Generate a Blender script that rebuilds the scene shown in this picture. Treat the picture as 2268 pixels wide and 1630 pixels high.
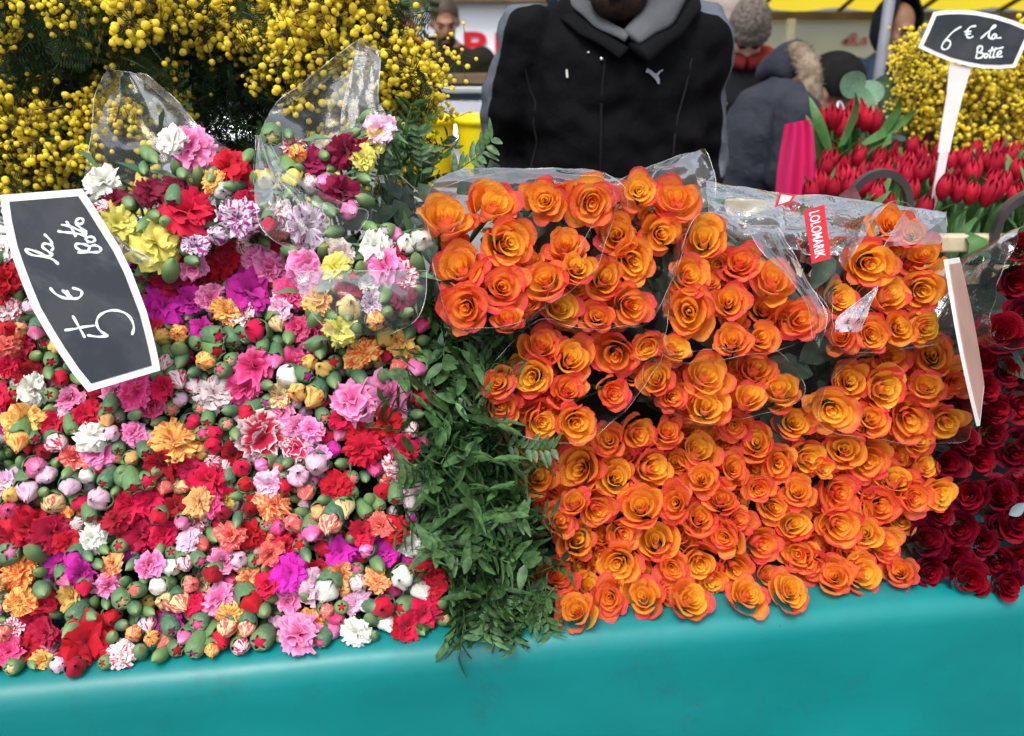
import bpy, math, random
import numpy as np
from mathutils import Vector, Matrix, Quaternion, noise
from mathutils.bvhtree import BVHTree

for o in list(bpy.data.objects):
    bpy.data.objects.remove(o)
random.seed(11)
R = math.radians
SC = bpy.context.scene
COL = SC.collection

# ------------------------------------------------------------------ camera, sky, sun, exposure
PITCH = R(21.4)
CAM = Vector((0, 0, 1.6))
cam_d = bpy.data.cameras.new("camera")
cam_d.sensor_width = 36.0
cam_d.lens = 18.0 / math.tan(R(30))
cam_d.clip_start = 0.02
cam_d.clip_end = 500
cam_d.dof.use_dof = True
cam_d.dof.focus_distance = 1.2
cam_d.dof.aperture_fstop = 5.0
cam = bpy.data.objects.new("camera", cam_d)
COL.objects.link(cam)
cam.location = CAM
cam.rotation_euler = (R(90) - PITCH, 0, 0)
SC.camera = cam

SUN_EL, SUN_AZ = R(58), R(200)       # azimuth measured from +Y (north) clockwise: light comes from behind the viewer's left
w = bpy.data.worlds.new("World")
SC.world = w
w.use_nodes = True
nt = w.node_tree
nt.nodes.clear()
sky = nt.nodes.new("ShaderNodeTexSky")
sky.sky_type = 'NISHITA'
sky.sun_disc = False
sky.sun_elevation = SUN_EL
sky.sun_rotation = SUN_AZ
sky.air_density = 1.0
sky.dust_density = 3.0
hs = nt.nodes.new("ShaderNodeHueSaturation")
hs.inputs['Saturation'].default_value = 0.35
bg = nt.nodes.new("ShaderNodeBackground")
bg.inputs['Strength'].default_value = 0.135
wo = nt.nodes.new("ShaderNodeOutputWorld")
nt.links.new(sky.outputs[0], hs.inputs['Color'])
nt.links.new(hs.outputs[0], bg.inputs['Color'])
nt.links.new(bg.outputs[0], wo.inputs['Surface'])

sd = bpy.data.lights.new("sun", 'SUN')
sd.energy = 1.3
sd.angle = R(25)
sd.color = (1.0, 0.96, 0.9)
so = bpy.data.objects.new("sun", sd)
COL.objects.link(so)
sv = Vector((math.sin(SUN_AZ) * math.cos(SUN_EL), math.cos(SUN_AZ) * math.cos(SUN_EL), math.sin(SUN_EL)))
so.rotation_euler = sv.to_track_quat('Z', 'Y').to_euler()
so.location = (0, -3, 6)

SC.view_settings.view_transform = 'Standard'
SC.view_settings.look = 'None'
SC.view_settings.gamma = 1.0
SC.view_settings.exposure = 0.95
SC.view_settings.use_curve_mapping = False
SC.cycles.transparent_max_bounces = 24
SC.cycles.max_bounces = 8
SC.cycles.use_denoising = True

# ------------------------------------------------------------------ photograph measurements -> places
F, CX, CY = 1964.2, 1134.0, 815.0
RIGHT = Vector((1, 0, 0))
FWD = Vector((0, math.cos(PITCH), -math.sin(PITCH)))
UP = Vector((0, math.sin(PITCH), math.cos(PITCH)))
NAT = 2268 / 2500.0

def ray(x, y):
    return FWD + RIGHT * ((x - CX) / F) - UP * ((y - CY) / F)

def at(x, y, Y):
    d = ray(x, y)
    return CAM + d * (Y / d.y)

TH = R(8.2)
EX = Vector((math.cos(TH), math.sin(TH), 0))
EY = Vector((-math.sin(TH), math.cos(TH), 0))
EZ = Vector((0, 0, 1))
TZ = 0.86
EDGE = Vector((0, 0.934, 0))         # a point of the table's front edge
SLOPE = R(63)
BASE = EDGE + EY * 0.045 + EZ * (TZ + 0.02)
PN = (-EY * math.sin(SLOPE) + EZ * math.cos(SLOPE)).normalized()
PV = (EY * math.cos(SLOPE) + EZ * math.sin(SLOPE)).normalized()

def on_pile(x, y, off=0.0):
    """the sloping face of the heaped flowers, off metres in front of it"""
    d = ray(x, y)
    t = ((BASE + PN * off) - CAM).dot(PN) / d.dot(PN)
    return CAM + d * t

def msize(p, px):
    return px / F * (p - CAM).dot(FWD)

def T(u, v, z):
    """table frame: u along the front edge, v back from it"""
    return EDGE + EX * u + EY * v + EZ * z

# ------------------------------------------------------------------ helpers
class MB:
    def __init__(s):
        s.v, s.f, s.m, s.a = [], [], [], {}

    def grid(s, pts, nu, nv, mat=0, attrs=None, wrap=False):
        b = len(s.v)
        s.v += [tuple(p) for p in pts]
        for k in set(s.a) | set(attrs or {}):
            cur = s.a.setdefault(k, [0.0] * b)
            cur += list(attrs[k]) if attrs and k in attrs else [0.0] * len(pts)
        for j in range(nv - 1):
            for i in range(nu - (0 if wrap else 1)):
                i2 = (i + 1) % nu
                s.f.append((b + j * nu + i, b + j * nu + i2, b + (j + 1) * nu + i2, b + (j + 1) * nu + i))
                s.m.append(mat)

    def poly(s, pts, faces, mat=0, attrs=None):
        b = len(s.v)
        s.v += [tuple(p) for p in pts]
        for k in set(s.a) | set(attrs or {}):
            cur = s.a.setdefault(k, [0.0] * b)
            cur += list(attrs[k]) if attrs and k in attrs else [0.0] * len(pts)
        for f in faces:
            s.f.append(tuple(b + i for i in f))
            s.m.append(mat)

    def box(s, c, sx, sy, sz, mat=0, X=Vector((1, 0, 0)), Y=Vector((0, 1, 0)), Z=Vector((0, 0, 1))):
        c = Vector(c)
        p = [c + X * (sx / 2 * i) + Y * (sy / 2 * j) + Z * (sz / 2 * k) for k in (-1, 1) for j in (-1, 1) for i in (-1, 1)]
        s.poly(p, [(0, 2, 3, 1), (4, 5, 7, 6), (0, 1, 5, 4), (2, 6, 7, 3), (0, 4, 6, 2), (1, 3, 7, 5)], mat)

    def tube(s, pts, rad, n=8, mat=0, cap=True, flat=None):
        """rad: a number, or one per point; flat: (a, b) multipliers of the two cross axes"""
        pts = [Vector(p) for p in pts]
        if not hasattr(rad, '__len__'):
            rad = [rad] * len(pts)
        ref = None
        out = []
        for i, p in enumerate(pts):
            t = (pts[min(i + 1, len(pts) - 1)] - pts[max(i - 1, 0)])
            t = t.normalized() if t.length > 1e-9 else Vector((0, 0, 1))
            if ref is None:
                ref = t.orthogonal().normalized()
            ref = (ref - t * ref.dot(t))
            ref = ref.normalized() if ref.length > 1e-6 else t.orthogonal().normalized()
            b = t.cross(ref)
            fa, fb = flat or (1, 1)
            for k in range(n):
                a = 2 * math.pi * k / n
                out.append(p + ref * (math.cos(a) * rad[i] * fa) + b * (math.sin(a) * rad[i] * fb))
        b0 = len(s.v)
        s.grid(out, n, len(pts), mat, None, True)
        if cap:
            s.f.append(tuple(b0 + k for k in reversed(range(n)))); s.m.append(mat)
            s.f.append(tuple(b0 + (len(pts) - 1) * n + k for k in range(n))); s.m.append(mat)

    def rings(s, rings, n=20, mat=0):
        """rings of (centre, a vector, b vector): an elliptical loft, closed at both ends"""
        out = []
        for c, a, b in rings:
            c, a, b = Vector(c), Vector(a), Vector(b)
            for k in range(n):
                t = 2 * math.pi * k / n
                out.append(c + a * math.cos(t) + b * math.sin(t))
        b0 = len(s.v)
        s.grid(out, n, len(rings), mat, None, True)
        s.f.append(tuple(b0 + k for k in reversed(range(n)))); s.m.append(mat)
        s.f.append(tuple(b0 + (len(rings) - 1) * n + k for k in range(n))); s.m.append(mat)

    def ball(s, c, r, M=None, n=14, m=9, mat=0):
        c = Vector(c)
        if not hasattr(r, '__len__'):
            r = (r, r, r)
        out = []
        for j in range(m):
            ph = math.pi * (j + 0.5) / m
            for k in range(n):
                t = 2 * math.pi * k / n
                p = Vector((r[0] * math.sin(ph) * math.cos(t), r[1] * math.sin(ph) * math.sin(t), r[2] * math.cos(ph)))
                out.append(c + (M @ p if M else p))
        b0 = len(s.v)
        s.grid(out, n, m, mat, None, True)
        s.f.append(tuple(b0 + k for k in range(n))); s.m.append(mat)
        s.f.append(tuple(b0 + (m - 1) * n + k for k in reversed(range(n)))); s.m.append(mat)

    def mesh(s, name, mats, smooth=True):
        me = bpy.data.meshes.new(name)
        me.from_pydata(s.v, [], s.f)
        for m in (mats if isinstance(mats, (list, tuple)) else [mats]):
            me.materials.append(m)
        me.polygons.foreach_set('material_index', s.m)
        me.polygons.foreach_set('use_smooth', [smooth] * len(s.f))
        for k, vals in s.a.items():
            at_ = me.attributes.new(k, 'FLOAT', 'POINT')
            at_.data.foreach_set('value', vals)
        me.update()
        return me

def tag(o, label=None, cat=None, group=None, kind=None):
    if label: o['label'] = label
    if cat: o['category'] = cat
    if group: o['group'] = group
    if kind: o['kind'] = kind
    return o

def put(name, me, parent=None, loc=(0, 0, 0), rot=None, scale=None, mat=None):
    o = bpy.data.objects.new(name, me)
    COL.objects.link(o)
    loc = Vector(loc)
    if parent is not None:
        o.parent = parent
    o.location = loc
    if rot is not None:
        o.rotation_mode = 'QUATERNION'
        o.rotation_quaternion = rot
    if scale is not None:
        o.scale = (scale,) * 3 if not hasattr(scale, '__len__') else scale
    if mat is not None:
        o.material_slots[0].link = 'OBJECT'
        o.material_slots[0].material = mat
    return o

def world_put(name, mb, mats, parent=None, smooth=True):
    """a mesh given in world coordinates, hung under parent (an Empty that is only translated)"""
    off = Vector(parent.location) if parent is not None else Vector((0, 0, 0))
    mb.v = [tuple(Vector(p) - off) for p in mb.v]
    return put(name, mb.mesh(name, mats, smooth), parent)

def thing(name, loc, label, cat, group=None):
    o = bpy.data.objects.new(name, None)
    o.empty_display_size = 0.05
    COL.objects.link(o)
    o.location = loc
    return tag(o, label, cat, group)

def frame_q(z, roll=0.0):
    """rotation that turns +Z to z, then rolls about it"""
    q = Vector(z).normalized().to_track_quat('Z', 'Y')
    return q @ Quaternion((0, 0, 1), roll)

def jitter(v, a):
    v = Vector(v).normalized()
    o = v.orthogonal().normalized()
    b = v.cross(o)
    t = random.uniform(0, 2 * math.pi)
    k = math.tan(a) * math.sqrt(random.random())
    return (v + o * math.cos(t) * k + b * math.sin(t) * k).normalized()

def lerp(a, b, t):
    return a + (b - a) * t

def smooth_line(pts, n=6):
    pts = [Vector(p) for p in pts]
    out = []
    for i in range(len(pts) - 1):
        p0, p1, p2, p3 = pts[max(i - 1, 0)], pts[i], pts[i + 1], pts[min(i + 2, len(pts) - 1)]
        for k in range(n):
            t = k / n
            out.append(0.5 * ((2 * p1) + (p2 - p0) * t + (2 * p0 - 5 * p1 + 4 * p2 - p3) * t * t + (3 * p1 - p0 - 3 * p2 + p3) * t ** 3))
    out.append(pts[-1])
    return out

# ------------------------------------------------------------------ materials
def new_mat(name):
    m = bpy.data.materials.new(name)
    m.use_nodes = True
    n = m.node_tree
    n.nodes.clear()
    out = n.nodes.new('ShaderNodeOutputMaterial')
    return m, n, out

def node(n, t, **kw):
    x = n.nodes.new(t)
    for k, v in kw.items():
        setattr(x, k, v)
    return x

def math_n(n, op, a, b=None, c=None, clamp=False):
    x = node(n, 'ShaderNodeMath', operation=op, use_clamp=clamp)
    for i, v in enumerate((a, b, c)):
        if v is None: continue
        if isinstance(v, (int, float)): x.inputs[i].default_value = v
        else: n.links.new(v, x.inputs[i])
    return x.outputs[0]

def mix_c(n, fac, a, b):
    x = node(n, 'ShaderNodeMix', data_type='RGBA')
    for i, v in ((0, fac), (6, a), (7, b)):
        if isinstance(v, (int, float)): x.inputs[i].default_value = v
        elif isinstance(v, (tuple, list)): x.inputs[i].default_value = (*v[:3], 1)
        else: n.links.new(v, x.inputs[i])
    return x.outputs[2]

def attr(n, name):
    return node(n, 'ShaderNodeAttribute', attribute_name=name).outputs['Fac']

def sstep(n, v, lo, hi):
    x = node(n, 'ShaderNodeMapRange', interpolation_type='SMOOTHSTEP')
    n.links.new(v, x.inputs['Value'])
    x.inputs['From Min'].default_value = lo
    x.inputs['From Max'].default_value = hi
    return x.outputs['Result']

def noise_n(n, scale, detail=3, vec=None, rough=0.55):
    t = node(n, 'ShaderNodeTexNoise')
    t.inputs['Scale'].default_value = scale
    t.inputs['Detail'].default_value = detail
    t.inputs['Roughness'].default_value = rough
    if vec is None:
        vec = node(n, 'ShaderNodeTexCoord').outputs['Object']
    n.links.new(vec, t.inputs['Vector'])
    return t.outputs['Fac']

def finish(n, out, col, rough=0.55, spec=0.3, bump=None, bstr=0.3, bdist=0.002, transl=0.0, metal=0.0, sheen=0.0, coat=0.0):
    p = node(n, 'ShaderNodeBsdfPrincipled')
    if isinstance(col, (tuple, list)): p.inputs['Base Color'].default_value = (*col[:3], 1)
    else: n.links.new(col, p.inputs['Base Color'])
    if isinstance(rough, (int, float)): p.inputs['Roughness'].default_value = rough
    else: n.links.new(rough, p.inputs['Roughness'])
    p.inputs['Specular IOR Level'].default_value = spec
    p.inputs['Metallic'].default_value = metal
    p.inputs['Sheen Weight'].default_value = sheen
    p.inputs['Coat Weight'].default_value = coat
    nrm = None
    if bump is not None:
        b = node(n, 'ShaderNodeBump')
        b.inputs['Strength'].default_value = bstr
        b.inputs['Distance'].default_value = bdist
        n.links.new(bump, b.inputs['Height'])
        nrm = b.outputs[0]
        n.links.new(nrm, p.inputs['Normal'])
    sh = p.outputs[0]
    if transl > 0:
        tb = node(n, 'ShaderNodeBsdfTranslucent')
        if isinstance(col, (tuple, list)): tb.inputs['Color'].default_value = (*col[:3], 1)
        else: n.links.new(col, tb.inputs['Color'])
        mx = node(n, 'ShaderNodeMixShader')
        mx.inputs[0].default_value = transl
        n.links.new(sh, mx.inputs[1]); n.links.new(tb.outputs[0], mx.inputs[2])
        sh = mx.outputs[0]
    n.links.new(sh, out.inputs['Surface'])

def simple(name, c1, c2=None, scale=20, rough=0.6, spec=0.3, bump=0.0, bscale=None, bdist=0.002, transl=0.0, metal=0.0, sheen=0.0, rnd=0.0, lo=0.35, hi=0.65, coat=0.0):
    m, n, out = new_mat(name)
    col = c1
    f = None
    if c2 is not None:
        f = noise_n(n, scale, 5)
        col = mix_c(n, sstep(n, f, lo, hi), c1, c2)
    if rnd:
        oi = node(n, 'ShaderNodeObjectInfo').outputs['Random']
        h = node(n, 'ShaderNodeHueSaturation')
        if isinstance(col, (tuple, list)): h.inputs['Color'].default_value = (*col, 1)
        else: n.links.new(col, h.inputs['Color'])
        n.links.new(math_n(n, 'MULTIPLY_ADD', oi, 2 * rnd, 1 - rnd), h.inputs['Value'])
        col = h.outputs[0]
    bf = noise_n(n, bscale or scale * 3, 5) if bump else None
    finish(n, out, col, rough, spec, bf, bump, bdist, transl, metal, sheen, coat)
    return m

def rose_mat(name, inner, mid, outer, edge, back, elo=0.35, transl=0.18):
    m, n, out = new_mat(name)
    o_, t_ = attr(n, 'out'), attr(n, 'tip')
    oi = node(n, 'ShaderNodeObjectInfo').outputs['Random']
    nz = noise_n(n, 2.2, 4)
    a = math_n(n, 'ADD', o_, math_n(n, 'MULTIPLY_ADD', oi, 0.7, -0.33))
    a = math_n(n, 'ADD', a, math_n(n, 'MULTIPLY_ADD', nz, 0.3, -0.15))
    c = mix_c(n, sstep(n, a, 0.05, 0.5), inner, mid)
    c = mix_c(n, sstep(n, a, 0.5, 1.05), c, outer)
    e = math_n(n, 'ADD', t_, math_n(n, 'MULTIPLY_ADD', nz, 0.5, -0.25))
    e = math_n(n, 'ADD', e, math_n(n, 'MULTIPLY_ADD', o_, 0.42, -0.25))
    e = math_n(n, 'ADD', e, math_n(n, 'MULTIPLY_ADD', oi, 0.35, -0.17))
    c = mix_c(n, math_n(n, 'MULTIPLY', sstep(n, e, elo + 0.22, 1.22), 0.92), c, edge)
    bk = node(n, 'ShaderNodeNewGeometry').outputs['Backfacing']
    cb = mix_c(n, sstep(n, math_n(n, 'ADD', t_, math_n(n, 'MULTIPLY_ADD', oi, 0.6, -0.3)), 0.1, 0.8), back, edge)
    c = mix_c(n, math_n(n, 'MULTIPLY', math_n(n, 'SUBTRACT', 1.0, bk), 0.75), c, cb)
    vein = noise_n(n, 9, 3)
    finish(n, out, c, 0.55, 0.16, vein, 0.25, 0.03, transl)
    return m

M_ROSE = rose_mat('orange_rose_petal', (0.99, 0.66, 0.07), (0.985, 0.49, 0.055), (0.97, 0.30, 0.06), (0.86, 0.07, 0.11), (0.95, 0.40, 0.22), 0.48, 0.48)
M_RED = rose_mat('dark_red_rose_petal', (0.27, 0.0015, 0.010), (0.19, 0.001, 0.010), (0.11, 0.001, 0.013), (0.12, 0.001, 0.012), (0.22, 0.004, 0.03), 0.5, 0.1)

def carn_mat(name, a, b=None, mode='plain', thr=0.5):
    m, n, out = new_mat(name)
    t_, u_ = attr(n, 'tip'), attr(n, 'fan')
    oi = node(n, 'ShaderNodeObjectInfo').outputs['Random']
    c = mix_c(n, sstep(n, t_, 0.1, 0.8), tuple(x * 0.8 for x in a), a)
    if mode != 'plain':
        cv = node(n, 'ShaderNodeCombineXYZ')
        n.links.new(u_, cv.inputs[0])
        n.links.new(math_n(n, 'MULTIPLY', t_, 0.7), cv.inputs[1])
        n.links.new(math_n(n, 'MULTIPLY', oi, 40), cv.inputs[2])
        nz = noise_n(n, 3.2, 3, cv.outputs[0])
        if mode == 'streak':
            f = sstep(n, math_n(n, 'ADD', nz, math_n(n, 'MULTIPLY_ADD', oi, 0.12, -0.06)), thr - 0.03, thr + 0.05)
        else:
            f = sstep(n, math_n(n, 'ADD', t_, math_n(n, 'MULTIPLY_ADD', nz, 0.5, -0.25)), thr, thr + 0.2)
        c = mix_c(n, f, c, b)
    h = node(n, 'ShaderNodeHueSaturation')
    n.links.new(c, h.inputs['Color'])
    n.links.new(math_n(n, 'MULTIPLY_ADD', oi, 0.35, 0.8), h.inputs['Value'])
    n.links.new(math_n(n, 'MULTIPLY_ADD', oi, -0.016, 0.501), h.inputs['Hue'])
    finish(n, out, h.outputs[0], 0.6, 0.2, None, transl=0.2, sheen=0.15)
    return m

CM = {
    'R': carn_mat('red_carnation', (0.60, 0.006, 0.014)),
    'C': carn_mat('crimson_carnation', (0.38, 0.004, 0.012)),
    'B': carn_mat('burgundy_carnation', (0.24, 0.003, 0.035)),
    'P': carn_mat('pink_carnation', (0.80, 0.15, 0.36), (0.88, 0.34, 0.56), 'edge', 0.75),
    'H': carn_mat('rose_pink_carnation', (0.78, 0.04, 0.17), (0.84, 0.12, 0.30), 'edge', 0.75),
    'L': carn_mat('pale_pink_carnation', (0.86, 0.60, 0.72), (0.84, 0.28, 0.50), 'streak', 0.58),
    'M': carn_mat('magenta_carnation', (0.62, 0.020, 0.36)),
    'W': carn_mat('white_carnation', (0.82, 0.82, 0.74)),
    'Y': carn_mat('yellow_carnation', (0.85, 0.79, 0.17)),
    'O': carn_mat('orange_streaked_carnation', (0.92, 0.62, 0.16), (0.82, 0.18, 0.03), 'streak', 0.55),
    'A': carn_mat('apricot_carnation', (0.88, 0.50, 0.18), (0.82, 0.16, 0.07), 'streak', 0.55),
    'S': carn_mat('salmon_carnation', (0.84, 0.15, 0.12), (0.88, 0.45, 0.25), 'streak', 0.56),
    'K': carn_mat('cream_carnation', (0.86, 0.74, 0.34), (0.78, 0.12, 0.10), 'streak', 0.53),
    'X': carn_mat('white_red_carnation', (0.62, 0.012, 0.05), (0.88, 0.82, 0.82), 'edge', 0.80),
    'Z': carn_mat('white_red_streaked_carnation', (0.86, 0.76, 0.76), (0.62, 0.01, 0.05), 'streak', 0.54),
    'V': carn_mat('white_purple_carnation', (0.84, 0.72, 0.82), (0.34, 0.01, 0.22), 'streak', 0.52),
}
CWORD = {'R': 'red', 'C': 'deep crimson', 'B': 'burgundy', 'P': 'pink', 'H': 'rose pink', 'L': 'pale pink', 'M': 'magenta', 'W': 'white', 'Y': 'yellow',
         'O': 'orange and yellow streaked', 'A': 'apricot', 'S': 'salmon', 'K': 'cream', 'X': 'red carnation with white edges', 'Z': 'white with red streaks', 'V': 'white with purple streaks'}
def calyx_mat():
    m, n, out = new_mat('carnation_calyx')
    oi = node(n, 'ShaderNodeObjectInfo').outputs['Random']
    tc = node(n, 'ShaderNodeTexCoord').outputs['Object']
    sx = node(n, 'ShaderNodeSeparateXYZ'); n.links.new(tc, sx.inputs[0])
    c = mix_c(n, oi, (0.050, 0.125, 0.078), (0.14, 0.25, 0.07))
    f = noise_n(n, 2.5, 4, tc)
    c = mix_c(n, math_n(n, 'MULTIPLY', sstep(n, f, 0.35, 0.7), 0.5), c, (0.14, 0.25, 0.15))
    c = mix_c(n, math_n(n, 'MULTIPLY', sstep(n, sx.outputs[2], 0.3, 1.2), 0.55), c, (0.26, 0.36, 0.15))
    ang = math_n(n, 'ARCTAN2', sx.outputs[1], sx.outputs[0])
    rib = math_n(n, 'SINE', math_n(n, 'MULTIPLY', ang, 15))
    finish(n, out, c, 0.5, 0.25, rib, 0.07, 0.03)
    return m
M_CALYX = calyx_mat()
M_STEM = simple('green_stem', (0.05, 0.13, 0.03), (0.07, 0.17, 0.05), 30, 0.5, 0.3, rnd=0.2)
M_RLEAF = simple('rose_leaf', (0.022, 0.05, 0.03), (0.04, 0.075, 0.045), 6, 0.45, 0.4, rnd=0.3, bump=0.2, bscale=25, bdist=0.02)
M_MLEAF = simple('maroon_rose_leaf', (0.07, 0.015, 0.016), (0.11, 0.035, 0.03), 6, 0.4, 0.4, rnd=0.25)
M_LEAF = simple('lentisk_leaf', (0.028, 0.078, 0.026), (0.078, 0.16, 0.05), 12, 0.42, 0.4, rnd=0.45, transl=0.15)
M_FROND = simple('mimosa_leaf', (0.022, 0.050, 0.020), (0.045, 0.085, 0.032), 12, 0.6, 0.2, rnd=0.4)
M_POM = simple('mimosa_blossom', (0.94, 0.74, 0.055), (0.97, 0.85, 0.13), 60, 1.0, 0.0, rnd=0.1, bump=0.4, bscale=1500, bdist=0.001, transl=0.45)
M_TWIG = simple('brown_twig', (0.09, 0.06, 0.03), (0.05, 0.06, 0.02), 30, 0.7, 0.2)
M_TULIP = simple('tulip_petal', (0.36, 0.006, 0.020), (0.50, 0.013, 0.045), 3, 0.55, 0.2, rnd=0.2, transl=0.15)
M_TLEAF = simple('tulip_leaf', (0.045, 0.13, 0.03), (0.08, 0.19, 0.06), 5, 0.5, 0.35, rnd=0.25, transl=0.15)
M_EUCA = simple('eucalyptus_leaf', (0.11, 0.22, 0.14), (0.15, 0.27, 0.18), 4, 0.55, 0.3, rnd=0.2)
M_FOIL = simple('silvery_leaf', (0.36, 0.48, 0.52), (0.25, 0.36, 0.38), 10, 0.3, 0.6, rnd=0.2)

def film_mat(name, tint=(0.93, 0.94, 0.94), haze=0.035, refl=1.0, scale=28, bstr=0.5, hcol=(0.75, 0.78, 0.8), lines=False):
    m, n, out = new_mat(name)
    tc = node(n, 'ShaderNodeTexCoord').outputs['Object']
    nz = noise_n(n, scale, 4, tc, 0.6)
    n2 = noise_n(n, scale * 0.35, 3, tc)
    b = node(n, 'ShaderNodeBump')
    b.inputs['Strength'].default_value = bstr
    b.inputs['Distance'].default_value = 0.02
    n.links.new(math_n(n, 'ADD', nz, math_n(n, 'MULTIPLY', n2, 2.0)), b.inputs['Height'])
    tr = node(n, 'ShaderNodeBsdfTransparent'); tr.inputs[0].default_value = (*tint, 1)
    gl = node(n, 'ShaderNodeBsdfGlossy'); gl.inputs['Roughness'].default_value = 0.12
    n.links.new(b.outputs[0], gl.inputs['Normal'])
    fr = node(n, 'ShaderNodeFresnel'); fr.inputs['IOR'].default_value = 1.5
    n.links.new(b.outputs[0], fr.inputs['Normal'])
    df = node(n, 'ShaderNodeBsdfDiffuse'); df.inputs[0].default_value = (*hcol, 1)
    m1 = node(n, 'ShaderNodeMixShader')
    h = math_n(n, 'MULTIPLY', sstep(n, n2, 0.4, 0.75), haze * 1.6)
    n.links.new(math_n(n, 'ADD', h, haze * 0.5), m1.inputs[0])
    n.links.new(tr.outputs[0], m1.inputs[1]); n.links.new(df.outputs[0], m1.inputs[2])
    m2 = node(n, 'ShaderNodeMixShader')
    n.links.new(math_n(n, 'MULTIPLY', fr.outputs[0], refl, clamp=True), m2.inputs[0])
    n.links.new(m1.outputs[0], m2.inputs[1]); n.links.new(gl.outputs[0], m2.inputs[2])
    n.links.new(m2.outputs[0], out.inputs['Surface'])
    return m

M_FILM = film_mat('clear_film', haze=0.016, refl=0.42, bstr=0.05, scale=14)
M_FILM_H = film_mat('clear_film_shiny', (0.9, 0.92, 0.92), 0.06, 0.6, 16, 0.16, (0.55, 0.62, 0.65))
def rim_mat(k=0.55):  # bright border line, painted as light caught along the film's edge
    m, n, out = new_mat('film_rim_glint')
    tr = node(n, 'ShaderNodeBsdfTransparent')
    gl = node(n, 'ShaderNodeBsdfGlossy'); gl.inputs['Roughness'].default_value = 0.25
    df = node(n, 'ShaderNodeBsdfDiffuse'); df.inputs[0].default_value = (0.8, 0.82, 0.82, 1)
    a = node(n, 'ShaderNodeMixShader'); a.inputs[0].default_value = 0.5
    n.links.new(gl.outputs[0], a.inputs[1]); n.links.new(df.outputs[0], a.inputs[2])
    b = node(n, 'ShaderNodeMixShader')
    f = noise_n(n, 25, 2)
    n.links.new(math_n(n, 'MULTIPLY', sstep(n, f, 0.38, 0.62), k), b.inputs[0])
    n.links.new(tr.outputs[0], b.inputs[1]); n.links.new(a.outputs[0], b.inputs[2])
    n.links.new(b.outputs[0], out.inputs['Surface'])
    return m
M_RIM = rim_mat(0.42)
M_RIM2 = rim_mat(0.15)
M_FILM_L = film_mat('film_fold_lilac_sheen', (0.86, 0.82, 0.88), 0.38, 1.3, 30, 0.6, (0.72, 0.62, 0.76))  # lilac haze colour paints in a reflection on the folded film

M_FILM_S = film_mat('streaky_film', (0.86, 0.9, 0.9), 0.16, 0.9, 20, 0.5, (0.50, 0.60, 0.62))
M_CLOTH = None
def cloth_mat():
    m, n, out = new_mat('teal_oilcloth')
    tc = node(n, 'ShaderNodeTexCoord').outputs['Object']
    f = noise_n(n, 2.5, 4, tc)
    c = mix_c(n, sstep(n, f, 0.3, 0.75), (0.0, 0.205, 0.208), (0.0, 0.165, 0.168))
    st = noise_n(n, 9, 6, tc, 0.7)
    c = mix_c(n, math_n(n, 'MULTIPLY', sstep(n, st, 0.55, 0.75), 0.5), c, (0.012, 0.10, 0.105))
    sp = noise_n(n, 55, 2, tc)
    c = mix_c(n, math_n(n, 'MULTIPLY', sstep(n, sp, 0.74, 0.78), 0.55), c, (0.06, 0.05, 0.04))
    finish(n, out, c, math_n(n, 'MULTIPLY_ADD', f, 0.3, 0.26), 0.5, math_n(n, 'ADD', math_n(n, 'MULTIPLY', noise_n(n, 900, 2, tc), 0.04), noise_n(n, 11, 3, tc)), 0.22, 0.010)
    return m
M_CLOTH = cloth_mat()
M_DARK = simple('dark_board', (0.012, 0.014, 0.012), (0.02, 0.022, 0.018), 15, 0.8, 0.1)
M_WHITE = simple('white_board', (0.80, 0.80, 0.78), (0.74, 0.74, 0.72), 12, 0.5, 0.35)
M_OFFWHITE = simple('white_plastic', (0.72, 0.68, 0.68), (0.66, 0.62, 0.61), 25, 0.5, 0.3)
M_CHALK = simple('white_marker', (0.70, 0.78, 0.80), (0.85, 0.88, 0.88), 80, 0.7, 0.1)

def slate_mat():
    m, n, out = new_mat('black_slate')
    tc = node(n, 'ShaderNodeTexCoord').outputs['Object']
    f = noise_n(n, 11, 6, tc, 0.6)
    c = mix_c(n, sstep(n, f, 0.42, 0.58), (0.005, 0.009, 0.018), (0.024, 0.026, 0.034))
    mp = node(n, 'ShaderNodeMapping'); mp.inputs['Scale'].default_value = (9, 40, 14); mp.inputs['Rotation'].default_value = (0.3, 0.5, 0.8)
    n.links.new(tc, mp.inputs[0])
    sm = noise_n(n, 1.0, 5, mp.outputs[0], 0.65)
    c = mix_c(n, math_n(n, 'MULTIPLY', sstep(n, sm, 0.52, 0.8), 0.55), c, (0.085, 0.092, 0.11))
    g = noise_n(n, 60, 4, tc)
    finish(n, out, c, math_n(n, 'MULTIPLY_ADD', g, 0.25, 0.25), 0.5, noise_n(n, 200, 3, tc), 0.1, 0.001)
    return m
M_SLATE = slate_mat()
M_REDTAG = simple('red_label', (0.55, 0.012, 0.02), (0.5, 0.01, 0.02), 20, 0.45, 0.4)
M_TAGTEXT = simple('white_label_print', (0.72, 0.72, 0.80), None, rough=0.5)

# ------------------------------------------------------------------ ground and the table
mb = MB()
gn = 40
mb.grid([(lerp(-60, 60, i / gn), lerp(-40, 80, j / gn), 0) for j in range(gn + 1) for i in range(gn + 1)], gn + 1, gn + 1)
M_ASPH = simple('asphalt', (0.045, 0.045, 0.047), (0.07, 0.068, 0.066), 3, 0.9, 0.2, bump=0.4, bscale=120, bdist=0.004)
tag(put('ground', mb.mesh('ground', M_ASPH)), kind='structure')

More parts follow.
